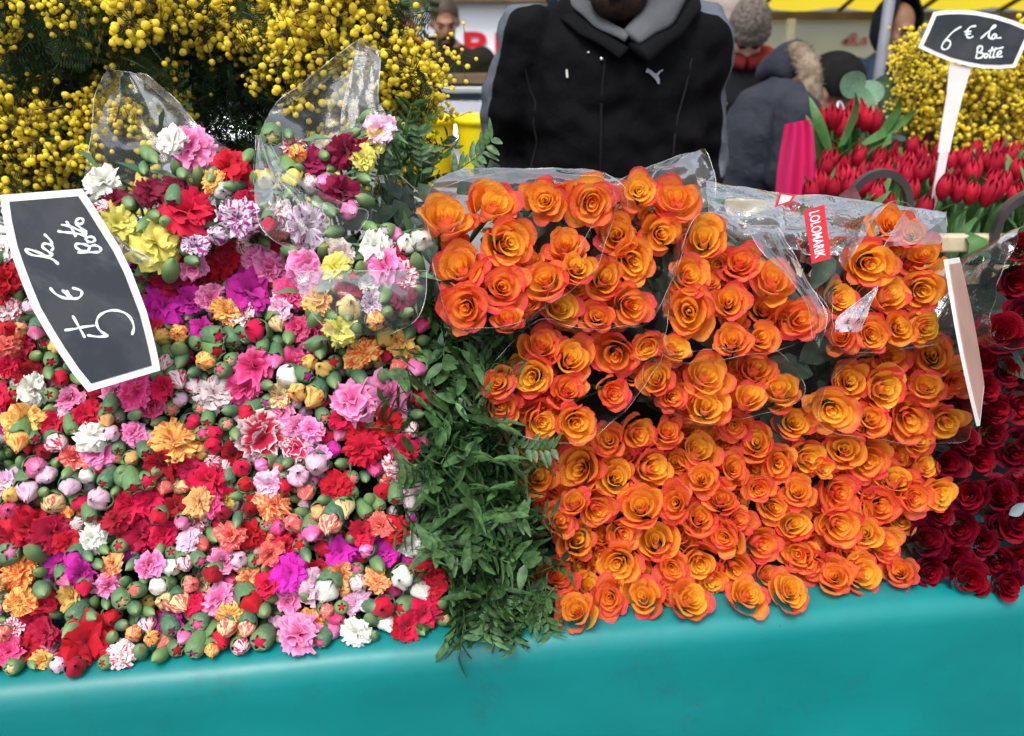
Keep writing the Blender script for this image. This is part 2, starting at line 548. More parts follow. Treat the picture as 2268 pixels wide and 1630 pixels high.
# table under the cloth with the dark stepped stand behind the heaped flowers
tb = thing('market_table', T(0, 0.3, 0), "long trestle table under teal oilcloth carrying heaped carnations and roses", 'table')
mb = MB(); mb.box(T(0, 0.66, TZ - 0.035), 4.6, 1.28, 0.05, 0, EX, EY, EZ); world_put('tabletop', mb, simple('table_wood', (0.2, 0.13, 0.07), (0.14, 0.09, 0.05), 8), tb)
for u in (-2.1, -0.7, 0.7, 2.1):
    for v in (0.12, 1.1):
        mb = MB(); mb.box(T(u, v, (TZ - 0.06) / 2), 0.05, 0.05, TZ - 0.06, 0, EX, EY, EZ); world_put('leg', mb, simple('table_leg', (0.2, 0.2, 0.2), None), tb)
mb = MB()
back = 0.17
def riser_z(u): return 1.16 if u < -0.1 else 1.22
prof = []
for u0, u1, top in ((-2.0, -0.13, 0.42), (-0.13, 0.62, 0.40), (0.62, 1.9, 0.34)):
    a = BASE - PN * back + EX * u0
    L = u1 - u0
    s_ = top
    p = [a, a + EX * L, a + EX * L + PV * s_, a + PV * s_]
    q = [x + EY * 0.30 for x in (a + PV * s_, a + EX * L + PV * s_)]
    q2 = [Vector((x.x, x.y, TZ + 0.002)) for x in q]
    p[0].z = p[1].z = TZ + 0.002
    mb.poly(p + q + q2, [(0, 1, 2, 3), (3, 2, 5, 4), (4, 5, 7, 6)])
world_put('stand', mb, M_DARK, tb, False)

# tablecloth: top, rounded front fold, front drop
mb = MB()
us = [lerp(-2.3, 2.3, i / 300) for i in range(301)]
prof = [(0.8, 0.0), (0.4, 0.0), (0.15, 0.0), (0.06, 0.0), (0.03, -0.0004), (0.012, -0.003), (0.0, -0.009), (-0.007, -0.02), (-0.0105, -0.035), (-0.012, -0.06), (-0.013, -0.08), (-0.014, -0.1), (-0.0155, -0.125), (-0.017, -0.15), (-0.0185, -0.175), (-0.02, -0.2), (-0.022, -0.235), (-0.024, -0.27), (-0.027, -0.33), (-0.03, -0.4), (-0.035, -0.6), (-0.04, -0.8)]
pts = []
for v, dz in prof:
    for u in us:
        amp = max(0.0, -dz - 0.03)
        wv = 0.020 * amp * math.sin(u * 9 + 1.5 * math.sin(u * 3)) + 0.012 * amp * math.sin(u * 23 + 2) + min(1, amp * 12) * (0.006 * noise.noise(Vector((u * 4, dz * 9, 3))) + 0.0035 * abs(noise.noise(Vector((u * 9 + dz * 14, dz * 6, 8)))))
        top = 0.0022 * noise.noise(Vector((u * 7, v * 9, 0))) if dz > -0.03 else 0
        pts.append(T(u, v - wv, TZ + dz + top))
mb.grid(pts, len(us), len(prof))
tc_o = put('tablecloth', mb.mesh('tablecloth', M_CLOTH))
tag(tc_o, 'teal oilcloth draped over the front of the flower table', 'tablecloth')
# ------------------------------------------------------------------ rose blooms
def petal(mb, phi, o, w, rb, rr, zb, zr, curl, sd, nu=7, nt=6, dip=0.3, pw=0.65, point=0.0, fold=0.0):
    pts, tip, out = [], [], []
    for j in range(nt):
        s0 = j / (nt - 1)
        for i in range(nu):
            u = -1 + 2 * i / (nu - 1)
            s = s0 * (1 - dip * abs(u) ** 2.2)
            c = max(0.0, (s - 0.66) / 0.34)
            cc = curl * (1 + 0.8 * point * (abs(u) - 0.35))
            rad = rb + (rr - rb) * s ** pw + cc * 0.24 * c * c
            z = zb + (zr - zb) * s - cc * 0.17 * c ** 2.5
            rad *= 1 + 0.035 * math.sin(4.1 * u + sd * 7) * s + fold * u * s
            z += 0.03 * math.sin(5.3 * u + sd * 3) * s * s
            a = phi + w * u * (0.5 + 0.5 * math.sqrt(max(s0, 0.02)))
            pts.append((rad * math.cos(a), rad * math.sin(a), z))
            tip.append(min(1.0, max((s0 - 0.50) / 0.50, (abs(u) - 0.6) / 0.4 * s0, 0)))
            out.append(o)
    mb.grid(pts, nu, nt, 0, {'tip': tip, 'out': out})

GA = R(137.5)
def rose_core(seed, n=15, open_=1.0, wob=1.0):
    rnd = random.Random(seed)
    mb = MB()
    for i in range(n):
        o = i / (n - 1)
        phi = i * GA + rnd.uniform(-0.3, 0.3)
        rr = (0.035 + 0.68 * o ** 1.2 * open_) * rnd.uniform(0.94, 1.07)
        zr = 0.27 + 0.09 * math.sin(o * 2.4) - 0.16 * o + rnd.uniform(-0.025, 0.025)
        wd = lerp(1.9, 0.98, o ** 0.6)
        petal(mb, phi, o * 0.72, wd, rr * lerp(0.75, 0.45, o), rr, -0.6, zr, 0.15 + 0.5 * max(0, o - 0.35), rnd.random() * 9, 9, 7, 0.16, 0.6, 0.25, rnd.uniform(-0.07, 0.07) * wob)
    crumple(mb, seed, 0.10)
    return mb

def crumple(mb, seed, amp):
    out = []
    for p in mb.v:
        v = Vector(p)
        q = noise.noise_vector(v * 1.3 + Vector((seed * 3.1, 0, 0))) * amp + noise.noise_vector(v * 4 + Vector((0, seed * 2.3, 0))) * amp * 0.3
        q.z *= 0.6
        out.append(tuple(v + q))
    mb.v = out

def outer_petal(seed):
    rnd = random.Random(seed)
    mb = MB()
    petal(mb, 0, rnd.uniform(0.85, 1.0), rnd.uniform(0.62, 0.85), 0.28, rnd.uniform(0.68, 0.90), -0.80, rnd.uniform(0.0, 0.36), rnd.uniform(0.25, 1.0), rnd.random() * 9, 9, 9, rnd.uniform(0.30, 0.5), 0.55, rnd.uniform(0.3, 1.6), rnd.uniform(-0.12, 0.12))
    return mb

ROSE_CORES = [rose_core(100 + i, random.Random(i).choice((10, 11, 12, 13)), (0.74, 1.0, 1.12, 0.9, 1.06, 0.8, 1.0, 1.16, 0.95, 0.85, 1.05, 0.7)[i]).mesh('rose', M_ROSE) for i in range(12)]
ROSE_PETALS = [outer_petal(300 + i).mesh('petal', M_ROSE) for i in range(12)]

def leaf_mesh(name, mat, L=1.0, W=0.45, fold=0.25, droop=0.25, n=7, serr=0.0):
    mb = MB()
    pts = []
    for j in range(n):
        t = j / (n - 1)
        wd = W * math.sin(math.pi * min(1, t ** 0.85 * 0.97 + 0.02)) ** 0.9
        if serr and j % 2: wd *= 1 - serr
        for u in (-1, -0.5, 0, 0.5, 1):
            pts.append((wd * 0.5 * u, L * t, -droop * t * t + fold * abs(u) * wd * 0.6))
    mb.grid(pts, 5, n)
    return mb.mesh(name, mat)

RLEAVES = [leaf_mesh('leaf', M_RLEAF, 1, 0.55, 0.3, d, 9, 0.08) for d in (0.1, 0.3, 0.5)]
MLEAVES = [leaf_mesh('leaf', M_MLEAF, 1, 0.5, 0.3, d, 9, 0.08) for d in (0.1, 0.3, 0.45)]
mbs = MB(); mbs.tube([(0, 0, -0.6), (0.02, 0, -2.2), (0.0, 0.05, -4.5)], [0.16, 0.075, 0.07], 8)
STEM = mbs.mesh('stem', M_STEM)

def clear_cloth(p, rad):
    """lift a head that would dip into the cloth: it then lies on it, nearer the edge"""
    need = TZ + rad - p.z
    if need > 0:
        d = (CAM - p).normalized()
        p = p + d * (need / d.z)
    return p

def add_rose(parent, x, y, r, off, axis=None, red=False, tilt=14, petals=5, label=None):
    p = on_pile(x, y, off)
    rad = msize(p, r) * 1.2
    p = clear_cloth(p, rad * (0.6 if red else 0.80))
    if axis is None:
        axis = (PN * 0.9 + (CAM - p).normalized() * 0.75 + EZ * 0.08).normalized()
    ax = jitter(axis, R(tilt))
    q = frame_q(ax, random.uniform(0, 6.28))
    core = put('rose', random.choice(ROSE_CORES), parent, p - ax * rad * 0.25 - Vector(parent.location), q, (rad * random.uniform(0.94, 1.1), rad * random.uniform(0.84, 1.02), rad * random.uniform(1.0, 1.35)), M_RED if red else None)
    if label: core['label'] = label
    a0 = random.uniform(0, 6.28)
    for k in range(petals):
        a = a0 + k * 6.283 / petals + random.uniform(-0.4, 0.4)
        pq = Quaternion((0, 0, 1), a) @ Quaternion((0, 1, 0), random.uniform(-0.16, 0.26))
        put('petal', random.choice(ROSE_PETALS), core, (0, 0, random.uniform(-0.10, 0.02)), pq, random.uniform(0.92, 1.1), M_RED if red else None)
    put('stem', STEM, core)
    return core

def hull(pts):
    pts = sorted(set((round(a, 5), round(b, 5)) for a, b in pts))
    def half(ps):
        h = []
        for p in ps:
            while len(h) >= 2 and (h[-1][0] - h[-2][0]) * (p[1] - h[-2][1]) - (h[-1][1] - h[-2][1]) * (p[0] - h[-2][0]) <= 0:
                h.pop()
            h.append(p)
        return h
    a, b = half(pts), half(pts[::-1])
    return a[:-1] + b[:-1]

def sleeve(parent, heads, off, name='film', grow=1.03, front=0.02, depth=0.15, mat=None, n=72):
    """a clear film sleeve round the heads of one bunch"""
    pp = []
    for x, y, r in heads:
        p = on_pile(x, y, off)
        rr = msize(p, r) * grow
        u, v = (p - BASE).dot(EX), (p - BASE).dot(PV)
        pp += [(u + rr * math.cos(a), v + rr * math.sin(a)) for a in [k * math.pi / 8 for k in range(16)]]
    h = hull(pp)
    per = [0]
    for i in range(len(h)):
        a, b = h[i], h[(i + 1) % len(h)]
        per.append(per[-1] + math.hypot(b[0] - a[0], b[1] - a[1]))
    ring = []
    for k in range(n):
        d = per[-1] * k / n
        i = max(j for j in range(len(h)) if per[j] <= d)
        a, b = h[i], h[(i + 1) % len(h)]
        t = (d - per[i]) / max(1e-9, per[i + 1] - per[i])
        ring.append((lerp(a[0], b[0], t), lerp(a[1], b[1], t)))
    for _ in range(3):
        ring = [tuple((ring[k - 1][c] + 2 * ring[k][c] + ring[(k + 1) % n][c]) / 4 for c in (0, 1)) for k in range(n)]
    cu = sum(r[0] for r in ring) / n
    cv = sum(r[1] for r in ring) / n
    mb = MB()
    pts = []
    m = 9
    sd = random.random() * 50
    for j in range(m):
        t = j / (m - 1)
        o = lerp(front, -depth, t)
        k_ = 1 - 0.30 * max(0, t - 0.25) ** 1.3 + 0.02 * math.sin(t * 9)
        for i, (u, v) in enumerate(ring):
            wob = 1 + 0.035 * noise.noise(Vector((i * 0.35, t * 3, sd)))
            oo = o + (0.014 * noise.noise(Vector((i * 0.22, 0, sd + 9))) if j == 0 else 0)
            pts.append(BASE + EX * (cu + (u - cu) * k_ * wob) + PV * (cv + (v - cv) * k_ * wob) + PN * (off + oo))
    mb.grid(pts, n, m, 0, None, True)
    mb.tube(pts[:n] + pts[:1], 0.00045, 5, 1)
    return world_put(name, mb, [mat or M_FILM, M_RIM2], parent)

def film_sheet(parent, rows, name='film', mat=None, nx=22, bulge=0.0, crumple=0.006, sub=5):
    """rows of ((x, y, off) left end, (x, y, off) right end), top to bottom; the sheet hangs between them"""
    L = smooth_line([Vector(a) for a, b in rows], sub)
    Rr = smooth_line([Vector(b) for a, b in rows], sub)
    sd = random.random() * 40
    pts = []
    for j, (a, b) in enumerate(zip(L, Rr)):
        for i in range(nx):
            t = i / (nx - 1)
            q = a.lerp(b, t)
            p = on_pile(q.x, q.y, q.z - bulge * math.sin(math.pi * t))
            p += PN * crumple * noise.noise(Vector((t * 5, j * 0.25, sd))) + PN * crumple * 0.5 * noise.noise(Vector((t * 14, j * 0.7, sd)))
            pts.append(p)
    mb = MB()
    mb.grid(pts, nx, len(L))
    nr_ = len(L)
    border = [pts[j * nx] for j in range(nr_)][::-1] + pts[:nx] + [pts[j * nx + nx - 1] for j in range(nr_)]
    mb.tube(border, 0.0005, 5, 1)
    return world_put(name, mb, [mat or M_FILM, M_RIM], parent)

def leaves_in(parent, pts, meshes, size, off, face=None):
    for x, y in pts:
        p = on_pile(x, y, off + random.uniform(-0.02, 0.01))
        ax = jitter(face or (PN + EZ * 0.2), R(35))
        put('leaf', random.choice(meshes), parent, p - Vector(parent.location), frame_q(ax, random.uniform(0, 6.28)), size * random.uniform(0.8, 1.25))

N = lambda L: [(x * NAT, y * NAT, r * NAT) for x, y, r in L]
RB = [  # label, wrapped, height in front of the pile, heads (photo pixels)
 ("bunch of eleven big orange roses in clear film beside the wrapped carnations", True, 0.085,
  N([(1095,519,58),(1209,490,58),(1329,487,52),(1443,498,60),(1244,593,60),(1384,591,52),(1119,644,60),(1228,697,60),(1329,678,50),(1132,752,55),(1238,771,34),(1413,652,36)])),
 ("orange rose bunch whose film rises to a pointed flap in front of the vendor", True, 0.05,
  N([(1562,464,46),(1651,477,56),(1503,570,46),(1619,570,46),(1550,638,52),(1480,673,52),(1371,747,48),(1458,771,40),(1549,747,52),(1413,691,34)])),
 ("orange rose bunch with one large bloom at its right tip below the red brand tag", True, 0.05,
  N([(1720,575,52),(1813,633,52),(1890,673,50),(1688,668,48),(1683,758,60),(1781,731,45),(1961,776,54),(1790,824,42),(1862,822,42),(1651,848,45)])),
 ("film wrapped orange rose bunch jutting over the greenery with a pale bloom at its corner", True, 0.045,
  N([(1325,835,52),(1399,867,55),(1502,867,55),(1579,848,38),(1298,922,48),(1391,946,48),(1502,962,42),(1216,935,42),(1222,994,50),(1325,1031,48),(1410,1036,46)])),
 ("film wrapped orange rose bunch in the middle of the heap left of the dark hollow", True, 0.03,
  N([(1600,920,46),(1732,909,52),(1645,970,40),(1727,988,52),(1851,893,45),(1833,962,42),(1904,946,48)])),
 ("orange rose bunch with a film fold tinted like a lilac reflection right of the red brand tag", True, 0.045,
  N([(2176,545,50),(2130,646,60),(2255,619,52),(2181,712,50),(2255,712,45),(2059,725,46),(2056,818,45),(2128,818,45),(2199,799,42),(2263,799,44),(2226,566,32)])),
 ("orange rose bunch leaning against the price board turned edge-on", True, 0.02,
  N([(2181,871,48),(2279,863,52),(2335,935,45),(2266,942,42),(2169,949,52),(2077,930,48),(2034,1004,58),(2130,1018,48),(2225,1027,58),(2313,1034,45)])),
 ("orange rose bunch beside the greenery with a leafy twig lying across it", False, 0.0,
  N([(1484,1073,45),(1316,1160,52),(1409,1144,60),(1504,1165,50),(1401,1222,40),(1369,1265,45),(1462,1250,55)])),
 ("orange rose bunch at the centre of the heap under the two film wrapped bunches", False, 0.0,
  N([(1563,1060,52),(1632,1047,42),(1709,1094,50),(1602,1141,52),(1711,1165,48),(1565,1231,58),(1647,1228,50)])),
 ("orange rose bunch directly below the dark hollow in the heap", False, 0.0,
  N([(1790,1041,48),(1939,1031,50),(1846,1076,45),(1793,1141,48),(1901,1133,50),(1853,1194,42),(1761,1212,42),(1980,1120,50),(2015,1146,30)])),
 ("orange rose bunch pressing against dark red roses high on the right side of the heap", False, 0.0,
  N([(2063,1096,45),(2121,1128,52),(2187,1167,52),(2261,1133,46),(2150,1236,50),(2238,1218,52),(2299,1207,45),(2250,1078,36)])),
 ("orange rose bunch at the lowest corner of the heap next to the hanging greenery", False, 0.0,
  N([(1412,1318,55),(1525,1308,42),(1366,1403,55),(1507,1379,52),(1488,1462,52),(1404,1488,52),(1570,1453,52)])),
 ("orange rose bunch with a single flattened bloom resting alone on the cloth edge", False, 0.0,
  N([(1602,1318,50),(1711,1260,48),(1642,1390,48),(1708,1379,52),(1692,1462,52)])),
 ("orange rose bunch with two pale blooms on the cloth right of the dark gap", False, 0.0,
  N([(1766,1313,46),(1796,1393,50),(1806,1271,42),(1864,1334,52),(1832,1449,50),(1930,1437,50),(1893,1236,46)])),
 ("orange rose bunch in the low middle right of the heap under one broad open bloom", False, 0.0,
  N([(1946,1197,48),(2055,1205,56),(1941,1276,46),(2055,1281,52),(1949,1353,48),(1983,1385,44),(2036,1403,50)])),
 ("orange rose bunch at the bottom right end of the heap touching dark red roses", False, 0.0,
  N([(2169,1324,46),(2113,1300,42),(2081,1348,40),(2116,1398,48),(2195,1395,46)])),
]
all_roses = [h for _, _, _, hs_ in RB for h in hs_]
rose_things = []
for label, wrapped, off, heads in RB:
    c = on_pile(sum(h[0] for h in heads) / len(heads), sum(h[1] for h in heads) / len(heads), off - 0.05)
    t = thing('rose_bouquet', c, label, 'rose bouquet', 'bunches of orange roses heaped on the table')
    rose_things.append((t, heads, off))
    for x, y, r in heads:
        add_rose(t, x, y, r * (1.20 if off > 0.08 else 1.13 if off > 0.025 else 1.05), off + random.uniform(-0.012, 0.012), tilt=20)
    if wrapped:
        sleeve(t, heads, off)
        got = list(heads)
        for _ in range(400):
            if len(got) > len(heads) + 5: break
            (xa, ya, ra), (xb, yb, r_b) = random.sample(heads, 2)
            if math.hypot(xa - xb, ya - yb) > 170: continue
            x, y = (xa + xb) / 2 + random.uniform(-15, 15), (ya + yb) / 2 + random.uniform(-15, 15)
            if min(math.hypot(x - a, y - b) - 0.8 * c_ for a, b, c_ in got) < 2: continue
            got.append((x, y, 30))
            add_rose(t, x, y, random.uniform(33, 40), off - 0.032, tilt=35)
    for k in range(9):
        x, y, r = random.choice(heads)
        y = max(y + random.uniform(-30, 50), min(h[1] for h in heads) + 25)
        leaves_in(t, [(x + random.uniform(-25, 25), y)], RLEAVES, 0.05, off - 0.06)

# smaller roses deeper in the heap, filling the gaps of the lower bunches
filled = list(all_roses)
def region_ok(x, y):
    nx, ny = x / NAT, y / NAT
    if ny < 1040: return False
    left = lerp(1290, 1370, min(1, max(0, (ny - 1100) / 300)))
    right = 2300 if ny < 1230 else 2215
    bottom = lerp(1500, 1420, (nx - 1370) / 830)
    return left + 10 < nx < right - 10 and ny < bottom - 25
tries = 0
cnt = 0
while tries < 9000 and cnt < 60:
    tries += 1
    x, y = random.uniform(1150, 2120), random.uniform(940, 1370)
    if not region_ok(x, y): continue
    r = random.uniform(32, 40)
    if min(math.hypot(x - a, y - b) - 0.78 * c_ for a, b, c_ in filled) < 0.32 * r: continue
    filled.append((x, y, r)); cnt += 1
    t, heads, off = min(rose_things[7:], key=lambda s_: min(math.hypot(x - h[0], y - h[1]) for h in s_[1]))
    add_rose(t, x, y, r, -0.03, tilt=30)

# ------------------------------------------------------------------ dark red roses
DR = [
 ("dark red rose bunch in shiny film above the others at the right edge", True, 0.03,
  N([(2480,690,55),(2495,600,42),(2448,800,58),(2510,770,50),(2540,690,50)])),
 ("dark red rose bunch directly behind the price board turned edge-on", False, 0.0,
  N([(2400,870,42),(2462,905,46),(2412,945,42),(2440,1000,46),(2496,990,46),(2345,1000,44),(2530,900,45)])),
 ("dark red rose bunch with brighter red open bloom above a grey leaf", False, 0.0,
  N([(2365,1065,40),(2318,1130,50),(2400,1120,45),(2485,1105,52),(2365,1212,45),(2446,1210,54),(2505,1190,44),(2430,1060,38),(2550,1080,50)])),
 ("dark red rose bunch resting on the cloth next to the orange heap", False, 0.0,
  N([(2265,1312,56),(2342,1292,42),(2402,1325,44),(2345,1362,52),(2275,1400,44),(2372,1415,50),(2300,1255,30)])),
 ("dark red rose bunch in deep shade at the far right bottom of the table", False, 0.0,
  N([(2435,1380,46),(2494,1375,52),(2490,1275,46),(2445,1280,40),(2470,1430,40),(2550,1300,50),(2550,1400,50)])),
]
for label, wrapped, off, heads in DR:
    c = on_pile(sum(h[0] for h in heads) / len(heads), sum(h[1] for h in heads) / len(heads), off - 0.05)
    t = thing('rose_bouquet', c, label, 'rose bouquet', 'bunches of dark red roses on the table')
    for x, y, r in heads:
        add_rose(t, x, y, r, off + random.uniform(-0.012, 0.012), red=True, tilt=20)
    if wrapped: sleeve(t, heads, off, mat=M_FILM_H)
    for k in range(10):
        x, y, r = random.choice(heads)
        leaves_in(t, [(x + random.uniform(-55, 55), y + random.uniform(-55, 55))], RLEAVES, 0.06, off - 0.05)

# ------------------------------------------------------------------ carnations
def carnation(seed, n=26, open_=1.0):
    rnd = random.Random(seed)
    mb = MB()
    nu, ntt = 11, 5
    for i in range(n):
        o = (i + 0.5) / n
        phi = i * GA + rnd.uniform(-0.4, 0.4)
        el = R(lerp(6, 98, o ** 0.8) * open_) + rnd.uniform(-0.26, 0.26)
        L = lerp(0.66, 1.0, o ** 0.7) * rnd.uniform(0.82, 1.14)
        wd = lerp(1.0, 0.72, o) * rnd.uniform(0.8, 1.2)
        wv, ph = rnd.uniform(0.08, 0.22), rnd.uniform(0, 6.28)
        kf = rnd.uniform(4.5, 7.5)
        tw = rnd.uniform(-0.3, 0.3)
        pts, tip, fan = [], [], []
        for j in range(ntt):
            s = j / (ntt - 1)
            for k in range(nu):
                u = -1 + 2 * k / (nu - 1)
                ser = (0.045 if k % 2 else -0.035) * (1 if j == ntt - 1 else 0)
                rad_l = (L * s * (1 - 0.16 * u * u)) + ser
                lat = wd * L * u * (0.12 + 0.88 * s ** 0.8) * 0.85
                bend = el + 0.55 * s * s * (0.4 + o) * open_
                y_ = math.sin(bend) * rad_l
                z_ = math.cos(bend) * rad_l
                wave = wv * math.sin(kf * u + ph) * s * s + tw * u * s * 0.2
                nx_, nz_ = -math.cos(bend), math.sin(bend)
                y_ += nx_ * wave * -1
                z_ += nz_ * wave
                X, Y = y_, lat
                pts.append((X * math.cos(phi) - Y * math.sin(phi), X * math.sin(phi) + Y * math.cos(phi), z_ * 0.8 - 0.25))
                tip.append(s)
                fan.append(u * 1.3 + i * 3.7)
        mb.grid(pts, nu, ntt, 0, {'tip': tip, 'fan': fan})
    out = []
    for p in mb.v:
        v = Vector(p)
        q = noise.noise_vector(v * 1.6 + Vector((seed * 3.1, 0, 0))) * 0.20 + noise.noise_vector(v * 4.5 + Vector((0, seed * 2.3, 0))) * 0.07
        out.append(tuple(v + q * min(1, v.length * 1.3)))
    mb.v = out
    return mb

CARN_OPEN = [carnation(10 + i, 26, random.Random(i).uniform(0.86, 1.02)).mesh('carnation', CM['R']) for i in range(9)]
CARN_HALF = [carnation(50 + i, 18, random.Random(i).uniform(0.45, 0.6)).mesh('carnation', CM['R']) for i in range(4)]

def lathe(mb, prof, n=14, teeth=0.0, mat=0, squash=None):
    pts = []
    for r, z, tz in prof:
        for k in range(n):
            a = 2 * math.pi * k / n
            tooth = (0.5 + 0.5 * math.cos(5 * a)) * tz
            pts.append((r * math.cos(a), r * math.sin(a), z + tooth))
    mb.grid(pts, n, len(prof), mat, None, True)

def calyx_closed(seed):
    rnd = random.Random(seed)
    mb = MB()
    k = rnd.uniform(0.9, 1.15)
    lathe(mb, [(0.16, -1.9, 0), (0.5, -1.8, 0), (0.8, -1.3, 0), (0.97, -0.6, 0), (1.0, 0.0, 0), (0.9, 0.45, 0), (0.66, 0.85 * k, 0), (0.38, 1.15 * k, 0.02), (0.14, 1.42 * k, 0.08), (0.0, 1.6 * k, 0)], 15)
    return mb
def calyx_star(seed, openr=0.6):
    """green cup whose five pointed teeth leave a star shaped opening"""
    mb = MB()
    n = 30
    pts = []
    P = [(0.16, -1.9), (0.5, -1.8), (0.82, -1.3), (0.98, -0.6), (1.0, 0.0), (0.97, 0.3), (0.88, 0.52), (None, 0.66), (None, 0.70), (None, 0.55)]
    for q, (r, z) in enumerate(P):
        for k in range(n):
            a = 2 * math.pi * k / n
            saw = abs(((5 * a / (2 * math.pi)) % 1.0) * 2 - 1)
            if r is None:
                ro = lerp(openr + 0.12, openr - 0.30, saw)
                rr, zz = (lerp(0.86, ro, 0.55), z) if q == 7 else (ro, z + 0.06 * saw) if q == 8 else (ro - 0.02, z)
            else:
                rr, zz = r, z
            pts.append((rr * math.cos(a), rr * math.sin(a), zz))
    mb.grid(pts, n, len(P), 0, None, True)
    return mb
def tip_dome(seed, r0=0.62, h=0.55, groove=0.1):
    rnd = random.Random(seed)
    mb = MB()
    pts, tip, fan = [], [], []
    n, m = 22, 8
    tw = rnd.uniform(-0.6, 0.6)
    for j in range(m):
        t = j / (m - 1)
        ph = t * math.pi / 2
        for k in range(n):
            a = 2 * math.pi * k / n + tw * t
            g = 1 + groove * math.sin(6 * a + 3 * t + seed) * math.sin(math.pi * min(1, t * 1.2)) + 0.4 * groove * math.sin(11 * a - 4 * t)
            pts.append((r0 * math.cos(ph) * g * math.cos(a), r0 * math.cos(ph) * g * math.sin(a), 0.22 + h * math.sin(ph) * (1 + 0.4 * (g - 1))))
            tip.append(0.4 + 0.6 * t)
            fan.append(k * 0.6 + seed)
    mb.grid(pts, n, m, 0, {'tip': tip, 'fan': fan}, True)
    return mb
def petal_bud(seed):
    """petals pushing well out of the calyx, folded in a crumpled egg"""
    rnd = random.Random(seed)
    mb = MB()
    for i in range(11):
        o = i / 10
        phi = i * GA
        pts, tip, fan = [], [], []
        nu, nn = 7, 7
        rr = lerp(0.3, 1.0, o)
        for j in range(nn):
            s = j / (nn - 1)
            for k in range(nu):
                u = -1 + 2 * k / (nu - 1)
                rad = rr * (math.sin(math.pi * (0.15 + 0.80 * s)) ** 0.7) * (1 + 0.06 * math.sin(5 * u + i))
                z = -0.5 + (1.75 - 0.35 * o) * s * (1 - 0.1 * u * u) + (0.12 if (k % 2 and j == nn - 1) else 0)
                a = phi + u * 0.95
                pts.append((rad * math.cos(a), rad * math.sin(a), z))
                tip.append(s); fan.append(u + i * 2.3)
        mb.grid(pts, nu, nn, 0, {'tip': tip, 'fan': fan})
    crumple(mb, seed, 0.16)
    return mb
def calyx_cup(seed):
    mb = MB()
    lathe(mb, [(0.16, -2.4, 0), (0.45, -2.3, 0), (0.72, -1.8, 0), (0.88, -1.1, 0), (0.96, -0.6, 0), (1.0, -0.35, 0.1), (0.98, -0.25, 0.35), (0.9, -0.3, 0.3)], 30)
    return mb
BUD_CLOSED = [calyx_closed(i).mesh('carnation_bud', M_CALYX) for i in range(3)]
BUD_STAR = [calyx_star(i, r).mesh('carnation_bud', M_CALYX) for i, r in enumerate((0.56, 0.66, 0.76))]
TIPS = [tip_dome(i, r, h).mesh('petal_tip', CM['R']) for i, (r, h) in enumerate(((0.62, 0.42), (0.72, 0.48), (0.82, 0.55)))]
BUD_PET = [petal_bud(i).mesh('carnation_bud', CM['R']) for i in range(7)]
CALYX_CUP = calyx_cup(0).mesh('calyx', M_CALYX)
CALYX_BACK = (lambda b: (lathe(b, [(0.06, -1.7, 0), (0.17, -1.6, 0), (0.24, -1.2, 0), (0.26, -0.7, 0), (0.27, -0.35, 0.1), (0.24, -0.3, 0.1)], 20), b)[1])(MB()).mesh('calyx', M_CALYX)

def face_axis(p, tilt):
    return jitter((PN * 0.8 + (CAM - p).normalized() * 0.8 + EZ * 0.05), R(tilt))

def add_carn(parent, x, y, r, off, c, half=False, tilt=28):
    p = on_pile(x, y, off)
    rad = msize(p, r)
    p = clear_cloth(p, rad * 0.8)
    ax = face_axis(p, tilt)
    me = random.choice(CARN_HALF if half else CARN_OPEN)
    sc = rad * (1.25 if half else 1.0)
    o = put('carnation', me, parent, p - ax * rad * 0.1 - Vector(parent.location), frame_q(ax, random.uniform(0, 6.28)), (sc * random.uniform(0.92, 1.12), sc * random.uniform(0.78, 1.0), sc * random.uniform(0.85, 1.15)), CM[c])
    o['label'] = (CWORD[c] if c == 'X' else CWORD[c] + ' carnation') + (' half open' if half else ' in full bloom')
    put('calyx', CALYX_BACK, o)
    return o

def add_bud(parent, x, y, r, off, kind, c=None, tilt=38):
    p = on_pile(x, y, off)
    rad = msize(p, r)
    p = clear_cloth(p, rad * 0.9)
    ax = jitter(PN * 0.6 + (CAM - p).normalized() * 0.6 - EZ * (0.45 if kind != 'g' else 0.1), R(tilt))
    q = frame_q(ax, random.uniform(0, 6.28))
    loc = p - Vector(parent.location)
    if kind == 'g':
        o = put('carnation_bud', random.choice(BUD_CLOSED), parent, loc - ax * rad * 0.5, q, (rad * 0.80, rad * 0.80, rad * 1.05))
        o['label'] = 'closed green carnation bud'
    elif kind == 's':
        i = random.randrange(3)
        o = put('carnation_bud', BUD_STAR[i], parent, loc - ax * rad * 0.3, q, (rad * 0.92, rad * 0.92, rad * 1.1))
        put('petal_tip', TIPS[i], o, mat=CM[c])
        o['label'] = 'green carnation bud with a ' + ('red and white' if c == 'X' else CWORD[c]) + ' star tip'
    else:
        o = put('carnation_bud', random.choice(BUD_PET), parent, loc - ax * rad * 0.4, q, rad, CM[c])
        put('calyx', CALYX_CUP, o)
        o['label'] = ('red and white' if c == 'X' else CWORD[c]) + ' carnation bud just opening'
    return o

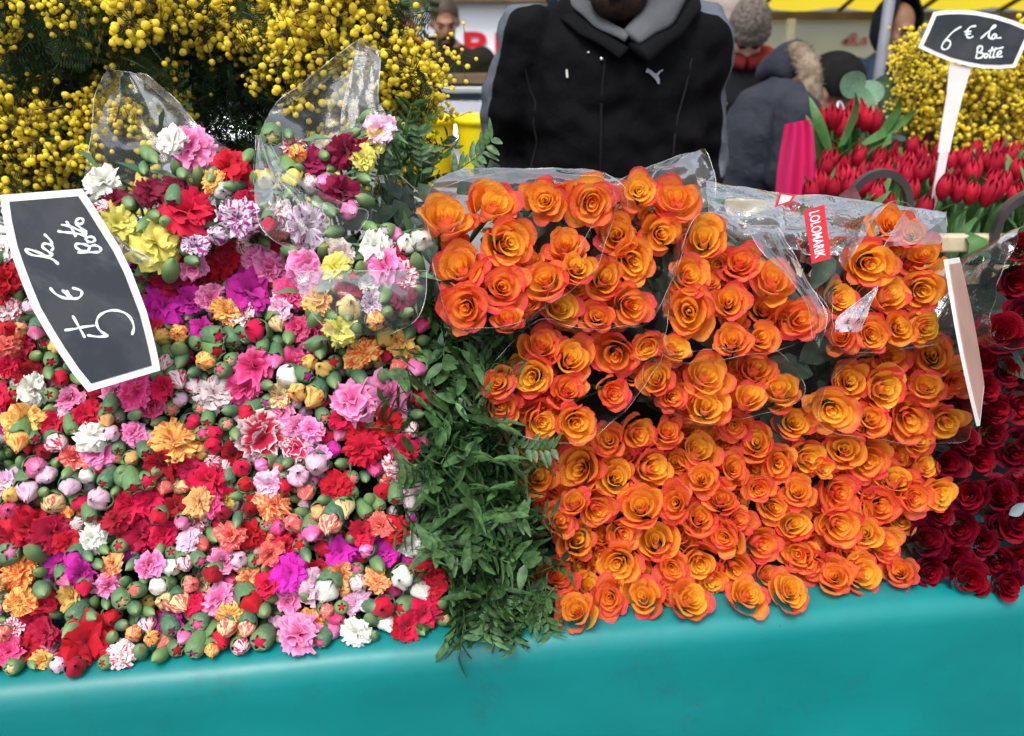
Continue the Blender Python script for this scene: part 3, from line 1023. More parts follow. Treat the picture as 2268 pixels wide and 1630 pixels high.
# the three wrapped bouquets standing on the heap
WB = [
 ("wrapped mixed carnation bouquet beside the tilted price sign with two yellow blooms", 0.06, [
  (420,320,54,'P'),(372,312,34,'W'),(232,398,46,'W'),(417,463,66,'R'),(500,362,48,'R'),(545,415,34,'R'),(520,485,48,'V'),(262,492,42,'Y'),(350,530,64,'Y'),(435,540,28,'V'),
  (255,440,36,'B'),(330,418,34,'B'),(388,412,34,'B'),(552,445,32,'C'),(470,400,26,'O')],
  [(330,345,19,'g'),(342,352,16,'g'),(405,388,16,'g'),(440,382,18,'g'),(468,392,18,'g'),(512,412,19,'g'),(325,437,24,'s','B'),(286,452,22,'g'),(345,478,19,'g'),(365,490,19,'g'),(492,420,24,'p','W'),(508,446,18,'g'),
   (380,590,26,'g'),(430,578,16,'g'),(232,462,20,'p','Z'),(310,405,18,'p','O'),(383,445,20,'s','B'),(316,502,20,'g'),(478,520,24,'p','V'),(545,350,16,'g'),(565,395,18,'g')]),
 ("wrapped carnation bouquet with burgundy blooms and the tallest film hood", 0.065, [
  (685,358,40,'B'),(762,340,42,'B'),(762,424,46,'B'),(800,348,34,'Y'),(680,502,58,'V'),(622,470,36,'Z'),(650,328,26,'Z'),(838,285,30,'L'),(830,312,28,'Y')],
  [(601,302,25,'s','K'),(600,345,19,'g'),(614,362,18,'g'),(585,396,25,'p','Y'),(648,396,24,'p','Y'),(658,340,24,'p','O'),(684,410,23,'p','Z'),(718,405,22,'p','P'),(660,372,16,'g'),(775,467,24,'p','P'),(800,440,18,'g'),
   (640,430,18,'g'),(665,445,18,'g'),(612,438,18,'s','B'),(700,455,18,'g'),(735,470,18,'g'),(640,300,15,'g'),(810,395,18,'g'),(730,515,20,'g'),(720,345,17,'g'),(597,500,20,'p','R')]),
 ("wrapped carnation bouquet lowest of the three with white blooms beside the orange roses", 0.07, [
  (680,590,42,'P'),(735,595,42,'Y'),(757,560,32,'Z'),(825,545,40,'W'),(880,563,32,'R'),(845,592,46,'P'),(893,615,38,'Z'),(705,667,28,'O'),(822,672,28,'V'),(757,726,40,'Y'),(885,660,34,'B'),(770,635,28,'C'),(680,620,30,'P'),(812,620,24,'W')],
  [(900,536,24,'p','W'),(935,530,26,'p','W'),(775,680,30,'p','K'),(832,712,24,'p','O'),(922,574,20,'g'),(716,640,19,'g'),(781,612,18,'s','R'),(800,590,18,'g'),(740,640,18,'g'),(860,640,18,'g'),(858,690,18,'g'),(790,725,17,'g'),
   (770,700,17,'g'),(735,700,18,'g'),(855,510,18,'s','V'),(880,520,18,'p','P'),(825,505,17,'g'),(700,700,18,'g'),(905,690,17,'g'),(850,660,17,'g')]),
]
taken = []
def dark_foliage(parent, seeds, off, n=40):
    """stems and grassy leaves behind the heads of one bunch"""
    mb = MB()
    for k in range(n):
        x, y, r = random.choice(seeds)
        p = on_pile(x + random.uniform(-35, 35), y + random.uniform(-35, 35), off - random.uniform(0.015, 0.04))
        q = p - PN * random.uniform(0.06, 0.12) + Vector((random.uniform(-.02, .02), 0, random.uniform(-.03, .01)))
        if k % 3:
            mb.tube([p, (p + q) / 2, q], 0.002, 5, 0, False)
        else:
            d = jitter(PN + EZ * 0.3, R(70))
            s_ = d.orthogonal().normalized()
            L = random.uniform(0.03, 0.06)
            mb.poly([p - s_ * 0.002, p + s_ * 0.002, p + d * L * 0.5 + s_ * 0.004, p + d * L + EZ * -0.01, p + d * L * 0.5 - s_ * 0.004], [(0, 1, 2, 3, 4)])
    return world_put('foliage', mb, M_CALYX, parent)

wraps = []
for label, off, blooms, buds in WB:
    c = on_pile(sum(b[0] for b in blooms) / len(blooms), sum(b[1] for b in blooms) / len(blooms), off - 0.05)
    t = thing('carnation_bouquet', c, label, 'carnation bouquet', 'wrapped bouquets of mixed carnations')
    wraps.append(t)
    for x, y, r, k in blooms:
        add_carn(t, x, y, r, off + random.uniform(-0.008, 0.012), k, half=r < 31)
        taken.append((x, y, r))
    for b in buds:
        add_bud(t, b[0], b[1], b[2], off + random.uniform(-0.005, 0.012), b[3], b[4] if len(b) > 4 else None)
        taken.append((b[0], b[1], b[2]))
    dark_foliage(t, [b[:3] for b in blooms], off, 70)
    heads = [(b[0], b[1], b[2]) for b in blooms]
    for k in range(45):
        x, y, r = random.choice(heads)
        a, d = random.uniform(0, 6.28), random.uniform(0.6, 1.25) * r
        x, y = x + math.cos(a) * d, y + math.sin(a) * d
        if min(math.hypot(x - q[0], y - q[1]) - 0.8 * q[2] for q in taken) < 8: continue
        add_bud(t, x, y, random.uniform(15, 19), off - 0.01, 'g'); taken.append((x, y, 17))

# heaped carnations: blooms read off the photograph, bunch by bunch
CB = [
 ("bunch of magenta carnations tucked against the right side of the tilted price sign", 380, 680),
 ("carnation bunch with a ragged magenta bloom just left of the lowest wrapped bouquet", 545, 620),
 ("carnation bunch of upright rose pink blooms below the lowest wrapped bouquet's left edge", 680, 770),
 ("carnation bunch with orange streaked blooms between lowest wrapped bouquet and greenery", 850, 765),
 ("carnation bunch with two large frilled pink blooms side by side near the greenery", 830, 880),
 ("carnation bunch with a stack of vivid rose pink blooms in the middle of the heap", 525, 850),
 ("carnation bunch with the largest red bloom edged in white", 620, 965),
 ("carnation bunch of red blooms touching the middle of the greenery", 810, 990),
 ("carnation bunch around one big yellow orange bloom below the price sign", 390, 975),
 ("carnation bunch with a dark red bloom sitting on a white one", 200, 950),
 ("carnation bunch with a yellow bloom and a magenta one at the heap's left side", 40, 930),
 ("carnation bunch of red blooms and round green buds left of the tilted price sign", 50, 740),
 ("carnation bunch with rose pink bloom under the lower corner of the price sign", 300, 865),
 ("carnation bunch spread as a broad dark red mass by the left edge", 70, 1165),
 ("carnation bunch of pale pink egg shaped buds above the broad dark red mass", 120, 1070),
 ("carnation bunch of red blooms in the middle left of the heap", 310, 1115),
 ("carnation bunch with a single pure white frilled bloom beside the dark red mass", 240, 1200),
 ("carnation bunch with a spiky red bloom below the big yellow orange one", 450, 1060),
 ("carnation bunch with an apricot bloom under a pale pink bud", 610, 1110),
 ("carnation bunch with pink and white blooms partly covered by greenery", 870, 1070),
 ("carnation bunch with three magenta blooms low beside the greenery", 750, 1225),
 ("carnation bunch of small pale pink blooms in the lower middle", 440, 1195),
 ("carnation bunch with a flat pink bloom low in the middle of the heap", 480, 1325),
 ("carnation bunch with a broad pale pink bloom hanging over the cloth", 660, 1385),
 ("carnation bunch with the biggest flat red bloom on the cloth edge", 210, 1410),
 ("carnation bunch of mixed red and pink heads at the lower left corner", 50, 1390),
 ("carnation bunch of red and white heads at the foot of the greenery", 920, 1330),
 ("carnation bunch of green buds and yellow streaked heads low on the left", 130, 1295),
 ("carnation bunch of mostly green and star tipped buds on the cloth edge in the middle", 420, 1410),
 ("carnation bunch with cream buds pointing down near the greenery", 730, 1130),
 ("carnation bunch with white and pale pink heads above the cloth near the greenery", 790, 1370),
]
BL = """365 680 54 M;420 665 30 M;560 640 60 M;450 722 34 M;490 580 52 R;455 610 40 C;385 625 46 C;430 595 28 P;565 570 28 P;600 592 46 P;500 692 30 O;470 545 44 C;
690 745 50 H;655 722 32 H;645 805 34 H;560 818 52 H;545 862 48 H;480 870 44 Z;805 775 42 O;890 760 36 O;780 880 64 P;868 882 64 P;
585 972 66 X;655 992 38 X;625 910 28 P;660 942 36 P;690 950 26 P;290 955 36 P;390 972 58 O;190 918 44 R;205 962 44 W;60 925 50 O;10 935 44 M;335 897 30 H;215 1003 46 P;165 1010 30 S;300 868 44 H;115 940 30 R;
360 1032 46 C;420 1040 34 C;455 1070 54 R;590 1075 34 L;612 1120 46 A;430 1112 36 A;740 1075 40 R;800 1002 50 R;800 950 38 R;850 985 34 R;875 978 26 H;880 1040 36 Z;912 1075 42 L;290 1122 48 R;335 1110 38 R;385 1125 34 C;
60 1170 56 R;115 1180 52 C;20 1185 44 C;155 1200 34 R;205 1192 38 W;315 1190 44 C;365 1185 36 R;440 1152 34 Z;410 1197 32 L;510 1187 30 S;595 1227 28 S;645 1268 48 M;755 1222 42 M;848 1225 42 M;905 1207 36 W;872 1168 36 R;845 1160 26 S;120 1252 34 M;35 1275 44 O;
240 1300 34 P;480 1327 48 P;155 1325 30 O;50 1335 38 O;432 1335 34 R;555 1280 34 A;510 1372 38 O;660 1402 54 P;690 1370 36 O;195 1425 62 R;55 1437 42 R;265 1447 36 Z;130 1422 30 P;785 1402 36 W;940 1362 46 R;905 1388 28 R;
705 1292 42 L;790 1332 30 L;835 1285 28 A;755 1275 28 A;700 1265 26 R;590 1295 26 R;375 1385 30 M;10 1060 36 L;75 855 40 W;20 690 32 Z;10 618 40 R;-15 660 34 R;65 825 30 C;10 762 32 S;15 812 32 R;50 770 32 C;
-25 730 36 C;-20 880 40 R;100 1400 30 C;330 1250 28 P;20 1440 30 H;885 1385 26 R;150 880 28 P;250 860 36 P;700 880 26 R;760 930 26 R;705 1010 26 P;900 1000 30 R;495 1240 30 P;555 1190 36 R;545 1320 24 H;640 1330 30 P;940 880 26 R;860 940 30 R;
625 1210 34 R;690 1175 30 H;800 1180 30 R;520 1005 26 C;250 1150 34 C;960 1300 34 R;940 1270 30 R;70 1375 36 C;95 1335 30 R;180 1270 26 M;330 730 30 R;400 790 26 R;640 650 40 H;620 680 28 L;470 660 36 P;310 820 26 P"""
BLOOMS = [tuple([*map(float, s_.split()[:3]), s_.split()[3]]) for s_ in BL.replace('\n', '').split(';') if s_.strip()]
BD = """80 1035 26 p P;105 1055 24 p L;60 1092 30 p L;152 1083 24 p L;216 1105 28 p L;115 1118 26 p K;890 1280 28 p W;937 1310 28 p W;722 1312 30 p W;857 1385 22 p W;705 1140 24 p A;690 1185 22 p P;730 1165 28 p K;762 1130 28 p K;
380 1392 22 s M;430 1440 24 s M;490 1420 28 p R;578 1418 28 s R;500 1395 24 p K;440 1380 24 s H;350 1455 20 g;310 1440 22 g;545 1395 22 p K;540 1400 20 p O;400 1340 26 p K;365 1330 24 p K;20 1225 28 s P;70 1220 24 g;60 1190 0 g;
165 1365 24 s R;200 1365 22 g;155 1395 22 g;95 1310 24 g;270 1330 24 s K;300 1350 20 g;395 740 22 p O;355 745 24 p O;450 800 24 p O;440 760 22 s R;480 745 26 s R;515 755 24 s R;478 775 24 s R;560 730 28 p R;540 740 26 s R;395 770 22 g;400 800 20 g;395 845 26 p Z;
630 835 28 p W;700 760 20 g;640 750 20 g;710 780 20 g;655 870 22 p O;690 885 28 p O;860 745 24 p O;690 690 20 g;280 1060 24 s R;295 1075 24 s R;325 1065 24 s R;345 1045 22 g;270 1045 20 g;840 1255 20 g;905 740 18 g;
880 860 0 g;920 820 24 p P;945 885 22 p R;700 1030 28 p L;660 1050 26 p L;780 1190 20 g;850 1345 26 p R;890 1345 24 s R;830 1345 22 g;820 1370 22 g;585 1355 22 g;560 1340 28 p R;40 980 28 p O;130 985 26 p Z;800 840 22 g;740 845 22 g;850 830 22 g"""
BUDS = []
for s_ in BD.replace('\n', '').split(';'):
    q = s_.split()
    if len(q) >= 4 and float(q[2]) > 0: BUDS.append((float(q[0]), float(q[1]), float(q[2]), q[3], q[4] if len(q) > 4 else None))

SIGN1 = [(0, 432), (182, 418), (225, 490), (280, 570), (320, 680), (355, 820), (195, 868), (130, 780), (75, 690), (20, 560)]
def in_poly(x, y, P):
    c = False
    for i in range(len(P)):
        (a, b), (d, e) = P[i - 1], P[i]
        if (b > y) != (e > y) and x < (d - a) * (y - b) / (e - b) + a: c = not c
    return c
REG = [(-60, 560), (10, 540), (190, 600), (330, 520), (580, 490), (660, 520), (720, 560), (900, 560), (930, 700), (940, 800), (945, 900), (935, 1000), (925, 1100), (935, 1180), (945, 1240), (985, 1300), (995, 1370), (960, 1395), (800, 1418), (600, 1428), (400, 1452), (200, 1475), (-60, 1490)]
bunch = [thing('carnation_bunch', on_pile(x, y, -0.06), l, 'carnation bunch', 'bunches of mixed carnations heaped on the table') for l, x, y in CB]
def nearest(x, y):
    return min(range(len(CB)), key=lambda i: math.hypot(x - CB[i][1], (y - CB[i][2]) * 1.15))
occ = []
members = [[] for _ in CB]
for x, y, r, k in BLOOMS:
    i = nearest(x, y)
    add_carn(bunch[i], x, y, r, random.uniform(-0.012, 0.012) + r * 0.0001, k, half=r <= 30)
    occ.append((x, y, r * 0.84)); members[i].append((x, y, r))
for x, y, r, kd, k in BUDS:
    i = nearest(x, y)
    add_bud(bunch[i], x, y, r, random.uniform(0.0, 0.02), kd, k)
    occ.append((x, y, r)); members[i].append((x, y, r))
pal_p = 'RRRRRRCPPPLLLHHSSKOOWZZZAAM'
pal_s = 'RRRRHPKMSC'
def fill(n_max, rlo, rhi, olo, ohi, tight, tries):
    c = 0
    for _ in range(tries):
        if c >= n_max: break
        x, y = random.uniform(-45, 990), random.uniform(490, 1480)
        if not in_poly(x, y, REG): continue
        r = random.uniform(rlo, rhi)
        if any(abs(x - a) < 90 and math.hypot(x - a, y - b) < tight * (r + q) for a, b, q in occ): continue
        i = nearest(x, y)
        z = random.random()
        if z < 0.27: add_bud(bunch[i], x, y, r * 0.9, random.uniform(olo, ohi), 'g')
        elif z < 0.50: add_bud(bunch[i], x, y, r * 1.02, random.uniform(olo, ohi), 's', random.choice(pal_s))
        elif z < 0.95: add_bud(bunch[i], x, y, r * 1.18, random.uniform(olo, ohi), 'p', random.choice(pal_p))
        else: add_carn(bunch[i], x, y, r * 1.45, random.uniform(olo, ohi), random.choice(pal_p), half=True)
        occ.append((x, y, r)); members[i].append((x, y, r)); c += 1
    return c
n1 = fill(560, 15.5, 20, -0.012, 0.014, 0.80, 40000)
n2 = fill(320, 13, 16, -0.03, -0.015, 0.64, 30000)
for i, t in enumerate(bunch):
    if members[i]: dark_foliage(t, members[i], -0.02, 60)
print('carnation fill', n1, n2)

# ------------------------------------------------------------------ clear film hoods and the red brand tag
wl, wm, wr = wraps
film_sheet(wl, [((235, 152, -0.03), (325, 165, -0.03)), ((212, 205, -0.03), (385, 215, -0.03)), ((202, 290, -0.03), (450, 290, -0.03)), ((192, 360, -0.02), (520, 340, -0.025)), ((183, 440, 0.0), (575, 400, -0.02)), ((195, 500, 0.0), (590, 480, -0.01))], bulge=0.05)
film_sheet(wl, [((165, 405, 0.06), (200, 470, 0.07)), ((205, 470, 0.08), (250, 520, 0.08)), ((245, 540, 0.085), (330, 570, 0.09)), ((280, 580, 0.08), (350, 592, 0.09))], mat=M_FILM_H, nx=8)
film_sheet(wm, [((790, 92, -0.03), (800, 88, -0.03)), ((735, 130, -0.03), (838, 112, -0.03)), ((660, 190, -0.03), (842, 150, -0.03)), ((605, 235, -0.03), (838, 215, -0.02)), ((580, 290, -0.01), (856, 260, -0.02)), ((566, 370, 0.02), (845, 330, -0.01)), ((568, 450, 0.03), (830, 400, 0.0)), ((580, 500, 0.0), (815, 450, 0.0))], bulge=0.05)
film_sheet(wm, [((792, 94, -0.005), (836, 112, -0.01)), ((778, 160, 0.0), (842, 150, 0.0)), ((760, 230, 0.005), (836, 222, 0.005)), ((750, 300, 0.01), (850, 290, 0.01))], mat=film_mat('clear_film_folded', (0.46, 0.48, 0.45), 0.05, 0.5, 20, 0.2), nx=8)
film_sheet(wm, [((566, 300, 0.05), (590, 300, 0.06)), ((562, 380, 0.07), (640, 380, 0.10)), ((566, 450, 0.095), (760, 450, 0.105)), ((576, 500, 0.10), (815, 470, 0.10)), ((610, 535, 0.10), (790, 515, 0.10)), ((650, 552, 0.09), (730, 545, 0.09))], bulge=-0.01)
film_sheet(wr, [((835, 388, -0.01), (880, 384, -0.01)), ((825, 430, -0.01), (930, 430, -0.01)), ((810, 480, 0.0), (952, 470, 0.0)), ((800, 530, 0.01), (955, 540, 0.04))], bulge=0.02)
film_sheet(wr, [((655, 600, 0.09), (945, 600, 0.09)), ((665, 650, 0.11), (942, 660, 0.11)), ((692, 695, 0.11), (920, 710, 0.11)), ((735, 742, 0.10), (860, 742, 0.10))], bulge=-0.02)
rb = [t for t, h, o in rose_things]
leaves_in(wr, [(random.uniform(840, 950), random.uniform(420, 560)) for k in range(22)], RLEAVES, 0.05, -0.01)
# rim of the front bunch, pointed flap of the second, wide sleeve of the third
film_sheet(rb[0], [((1030, 372, 0.03), (1300, 374, 0.03)), ((985, 388, 0.05), (1350, 388, 0.05)), ((955, 415, 0.06), (1385, 420, 0.06)), ((945, 470, 0.03), (1390, 480, 0.03)), ((960, 520, 0.0), (1380, 520, 0.0))], bulge=0.02, mat=M_FILM_H)
film_sheet(rb[1], [((1500, 345, -0.02), (1560, 330, -0.02)), ((1430, 372, -0.01), (1580, 370, -0.01)), ((1370, 400, 0.0), (1585, 420, 0.0)), ((1345, 430, 0.0), (1575, 470, 0.0)), ((1360, 500, -0.02), (1550, 520, -0.02))], bulge=0.02, mat=M_FILM_H, nx=26)
film_sheet(rb[2], [((1560, 402, -0.03), (2095, 470, -0.07)), ((1565, 430, -0.01), (2090, 488, -0.05)), ((1570, 460, 0.0), (2050, 512, -0.03)), ((1590, 500, 0.01), (1960, 535, -0.01)), ((1640, 545, 0.0), (1900, 570, 0.0))], bulge=-0.01, mat=M_FILM_S, nx=90, crumple=0.016)
film_sheet(rb[2], [((1650, 500, 0.06), (1720, 500, 0.05)), ((1690, 560, 0.08), (1760, 570, 0.06)), ((1740, 610, 0.085), (1800, 640, 0.06)), ((1790, 680, 0.085), (1830, 700, 0.07)), ((1800, 750, 0.07), (1815, 770, 0.07))], nx=12)
film_sheet(rb[5], [((2010, 462, 0.04), (2095, 470, 0.02)), ((1985, 500, 0.07), (2100, 505, 0.05)), ((1960, 545, 0.085), (2080, 540, 0.08))], nx=16, mat=M_FILM)
film_sheet(rb[5], [((1935, 640, 0.112), (1945, 632, 0.112)), ((1895, 672, 0.105), (1932, 668, 0.11)), ((1855, 705, 0.10), (1918, 700, 0.108)), ((1850, 735, 0.10), (1905, 735, 0.10))], mat=M_FILM_L, nx=10, name='film_fold')
leaves_in(rb[0], [(random.uniform(965, 1370), random.uniform(425, 650)) for k in range(46)], RLEAVES, 0.062, 0.0)
leaves_in(rb[1], [(random.uniform(1350, 1530), random.uniform(430, 650)) for k in range(26)], RLEAVES, 0.062, -0.01)
leaves_in(rb[2], [(random.uniform(1510, 1740), random.uniform(500, 720)) for k in range(26)], RLEAVES, 0.062, -0.01)
# maroon leaves and dark hollow of the third bunch
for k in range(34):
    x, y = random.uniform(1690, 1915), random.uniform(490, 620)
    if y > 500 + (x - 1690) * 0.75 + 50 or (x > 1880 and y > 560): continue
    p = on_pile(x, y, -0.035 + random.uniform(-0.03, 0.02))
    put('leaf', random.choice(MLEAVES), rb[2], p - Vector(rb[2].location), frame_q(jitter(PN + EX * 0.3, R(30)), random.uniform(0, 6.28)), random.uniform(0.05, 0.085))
leaves_in(rb[9], [(1770, 800), (1800, 790), (1840, 790), (1800, 830), (1850, 820), (1745, 850), (1690, 905), (1640, 650), (1660, 670), (1620, 1125), (1640, 1130)], RLEAVES, 0.065, -0.03)
leaves_in(rb[5], [(1845, 600), (1860, 640), (1830, 560), (1830, 690)], RLEAVES, 0.06, 0.0)
leaves_in(t, [(2235, 1140)], [leaf_mesh('leaf', simple('grey_rose_leaf', (0.14, 0.2, 0.2), None, rough=0.4), 1, 0.6)], 0.036, 0.0)

def quad_on_pile(c, off):
    return [on_pile(x, y, off) for x, y in c]
def text_mesh(body, font_offset=0.0):
    cu = bpy.data.curves.new('lettering', 'FONT')
    cu.body = body
    cu.size = 1.0
    cu.offset = font_offset
    cu.fill_mode = 'BOTH'
    cu.resolution_u = 3
    ob = bpy.data.objects.new('lettering', cu)
    COL.objects.link(ob)
    dg = bpy.context.evaluated_depsgraph_get()
    me = bpy.data.meshes.new_from_object(ob.evaluated_get(dg))
    bpy.data.objects.remove(ob)
    bpy.data.curves.remove(cu)
    return me
def text_on(name, body, origin, xv, yv, mat, parent=None, offset=0.0, lift=0.0, normal=None):
    """flat print: the text box is stretched to xv (reading direction) by yv (letter height)"""
    me = text_mesh(body, offset)
    co = [v.co.copy() for v in me.vertices]
    x0, x1 = min(c.x for c in co), max(c.x for c in co)
    y0, y1 = min(c.y for c in co), max(c.y for c in co)
    base = Vector(parent.location) if parent else Vector()
    for v in me.vertices:
        v.co = origin + xv * ((v.co.x - x0) / (x1 - x0)) + yv * ((v.co.y - y0) / (y1 - y0)) + (normal or Vector()) * lift - base
    me.materials.clear(); me.materials.append(mat)
    return put(name, me, parent)
def slab(mb, P, nrm, th, mat=0):
    """a flat plate over the outline P with thickness th behind it"""
    n_ = len(P)
    q = [p - nrm * th for p in P]
    mb.poly(list(P) + q, [tuple(range(n_)), tuple(reversed(range(n_, 2 * n_)))] + [(i, n_ + i, n_ + (i + 1) % n_, (i + 1) % n_) for i in range(n_)], mat)

TAGC = [(1500 + x * .265, 400 + y * .265) for x, y in ((1745, 430), (1935, 375), (1995, 870), (1820, 920))]
TAGC = [(x * NAT, y * NAT) for x, y in TAGC]
P = quad_on_pile(TAGC, 0.075)
tnr = (P[2] - P[0]).cross(P[1] - P[0]).normalized()
if tnr.dot(CAM - P[0]) < 0: tnr.negate()
mb = MB(); slab(mb, P, tnr, 0.0012)
tg = world_put('label', mb, M_REDTAG, rb[2], False)
tg['label'] = 'red brand tag with white capital letters'
rd = ((P[3] - P[0]) + (P[2] - P[1])) / 2
ac = ((P[1] - P[0]) + (P[2] - P[3])) / 2
tx = text_on('lettering', 'LOLOMARIK', P[0] + ac * 0.22 + rd * 0.07, rd * 0.86, ac * 0.52, M_TAGTEXT, rb[2], 0.012, 0.0006, tnr)
tx.parent = tg
tx.location = -Vector(tg.location)
T2 = [(1500 + x * .265, 400 + y * .265) for x, y in ((1520, 262), (1672, 285), (1630, 352), (1478, 400))]
P2 = quad_on_pile([(x * NAT, y * NAT) for x, y in T2], 0.045)
mb = MB(); slab(mb, P2, tnr, 0.001); t2 = world_put('label', mb, M_REDTAG, rb[2], False)
t2['label'] = 'small white label edged in red'
c0 = sum(P2, Vector()) / 4
mb = MB(); slab(mb, [c0 + (p - c0) * 0.9 * k + tnr * 0.0006 for p, k in zip(P2, (0.75, 0.7, 0.7, 0.75))], tnr, 0.0004)
o_ = world_put('label_centre', mb, M_TAGTEXT, rb[2], False); o_.parent = t2; o_.location = (0, 0, 0)

# ------------------------------------------------------------------ price signs
class Board:
    """a plaque in a plane of its own: pixels of the photograph become points of that plane"""
    def __init__(s, p0, nrm):
        s.p0, s.n = p0, nrm.normalized()
    def at(s, x, y, lift=0.0):
        d = ray(x, y)
        t = (s.p0 + s.n * lift - CAM).dot(s.n) / d.dot(s.n)
        return CAM + d * t

def ribbon(mb, pts, w, nrm):
    pts = smooth_line(pts, 5)
    out = []
    for i, p in enumerate(pts):
        t = pts[min(i + 1, len(pts) - 1)] - pts[max(i - 1, 0)]
        s_ = t.cross(nrm).normalized()
        k = w * (0.5 + 0.12 * math.sin(i * 0.8)) * (0.55 if i in (0, len(pts) - 1) else 1)
        out += [p + s_ * k, p - s_ * k]
    mb.grid(out, 2, len(pts))

def price_sign(label, outline, bd, strokes, to_px, border, wid, stick=None, th=0.004):
    P = smooth_outline = [bd.at(x, y) for x, y in outline]
    c = sum(P, Vector()) / len(P)
    t = thing('price_sign', c, label, 'price sign')
    mb = MB(); slab(mb, P, bd.n, th)
    world_put('board', mb, M_WHITE, t, False)
    n_ = len(P)
    inn = []
    for i in range(n_):
        a, b, d = P[i - 1], P[i], P[(i + 1) % n_]
        e1 = (b - a).normalized(); e2 = (d - b).normalized()
        s1 = bd.n.cross(e1); s2 = bd.n.cross(e2)
        if s1.dot(c - b) < 0: s1 = -s1
        if s2.dot(c - b) < 0: s2 = -s2
        m_ = (s1 + s2)
        m_ = m_ / max(0.5, m_.dot(s1))
        inn.append(b + m_ * border + bd.n * 0.0012)
    mb = MB(); slab(mb, inn, bd.n, 0.001)
    world_put('slate', mb, M_SLATE, t, False)
    for name, ss in strokes:
        mb = MB()
        for st in ss:
            ribbon(mb, [bd.at(*to_px(x, y), lift=0.0018) for x, y in st], wid, bd.n)
        world_put('lettering', mb, M_CHALK, t, False)['label'] = 'white handwriting ' + name
    if stick: stick(t)
    return t

def dense(P, k=3):
    return P
LONG1 = [(182, 418), (207, 455), (238, 505), (265, 548), (290, 598), (308, 645), (325, 690), (338, 740), (348, 782), (355, 820), (195, 868), (160, 825), (128, 778), (100, 733), (74, 688), (52, 635), (35, 590), (20, 545), (8, 490), (0, 432)]
n1_ = (PN * 0.75 + (CAM - on_pile(180, 640, 0.1)).normalized() * 0.6 + EX * 0.12).normalized()
bd1 = Board(on_pile(190, 640, 0.105), n1_)
k1 = 420 / 1245
to1 = lambda x, y: (x * k1 * NAT, (430 + y * k1) * NAT)
S1 = [
 ('5', [[(955,1150),(968,1090),(940,1020),(880,980),(800,972),(730,1000),(700,1045),(708,1095),(740,1130),(785,1155)], [(785,1155),(710,1162),(630,1150)], [(525,1008),(568,1085),(615,1170)]]),
 ('euro', [[(360,805),(400,850),(460,880),(520,887),(570,880),(592,850),(580,825),(520,808)], [(450,822),(475,850),(500,880)], [(478,825),(500,855),(525,885)]]),
 ('la', [[(425,640),(385,605),(330,583),(240,572),(190,545),(190,530),(230,535),(300,560),(345,580),(385,570)], [(385,570),(350,545),(310,515),(308,495),(335,488),(372,500),(385,520),(370,540)], [(378,495),(362,460),(318,418)]]),
 ('Botte', [[(560,552),(640,550),(700,550),(728,540),(722,515),(690,500),(655,508),(640,540)], [(640,545),(595,540),(555,520),(545,498),(570,488),(615,495),(650,510)], [(625,470),(660,478),(685,465),(680,445),(645,438),(622,452),(630,470)], [(630,440),(580,420),(500,408),(450,404),(415,395)], [(632,420),(570,390),(500,362),(440,350)], [(550,440),(525,390),(478,325)], [(630,405),(585,375),(553,345),(550,322),(575,305),(598,310),(600,335),(580,345),(560,335)]]),
 ('smear', [[(465,1115),(540,1105),(600,1092),(690,1080)]]),
]
def stick1(t):
    mb = MB()
    a = bd1.at(180, 640, -0.006)
    mb.tube([a, a - PN * 0.12 - EZ * 0.03], 0.006, 8)
    world_put('stick', mb, M_OFFWHITE, t)
price_sign('tilted chalkboard price sign reading 5 € la Botte lying over the carnations', LONG1, bd1, S1, to1, 0.0085, 0.0026, stick1)

out2 = [(2280, 29), (2310, 25), (2345, 24), (2385, 27), (2430, 36), (2475, 50), (2522, 70), (2500, 118), (2479, 165), (2440, 168), (2400, 167), (2360, 160), (2320, 150), (2280, 134), (2242, 116), (2262, 72)]
out2 = [(x * NAT, y * NAT) for x, y in out2]
bd2 = Board(at(2160, 100, 1.92), (Vector((-0.12, -1, 0.08))))
k2 = 800 / 1863
to2 = lambda x, y: ((1700 + x * k2) * NAT, y * k2 * NAT)
S2 = [
 ('6', [[(1508,150),(1460,180),(1415,230),(1395,265),(1410,282),(1435,270),(1445,240),(1425,228),(1400,245)]]),
 ('euro', [[(1592,148),(1560,152),(1540,175),(1538,205),(1555,215),(1575,205)], [(1522,180),(1565,178)], [(1526,196),(1562,192)]]),
 ('la', [[(1615,220),(1660,180),(1700,150),(1695,142),(1675,165),(1662,205),(1675,222)], [(1705,192),(1685,200),(1680,218),(1692,220),(1708,200)], [(1708,195),(1706,215),(1735,214)]]),
 ('Botte', [[(1602,262),(1596,300),(1590,332)], [(1600,264),(1625,264),(1622,288),(1602,298)], [(1602,298),(1630,304),(1622,326),(1590,332)], [(1648,302),(1636,315),(1645,328),(1658,316),(1650,303)], [(1685,265),(1672,300),(1668,326),(1682,324)], [(1705,268),(1692,300),(1688,326),(1704,322)], [(1658,292),(1700,280),(1748,268)], [(1710,312),(1732,304),(1730,290),(1714,298),(1712,322),(1742,320)]]),
]
def stick2(t):
    mb = MB()
    q = [(2318, 156), (2372, 164), (2352, 230), (2334, 300), (2318, 372), (2290, 372), (2300, 300), (2312, 230)]
    q = [(x * NAT, y * NAT) for x, y in q]
    slab(mb, [bd2.at(x, y, -0.0045) for x, y in q], bd2.n, 0.004)
    mb.box(bd2.at(2304 * NAT, 372 * NAT, -0.006) - EZ * 0.08, 0.018, 0.004, 0.16)
    world_put('stick', mb, M_OFFWHITE, t, False)
price_sign('chalkboard price sign reading 6 € la Botte on a white stick above the tulips', out2, bd2, S2, to2, 0.008, 0.0032, stick2)

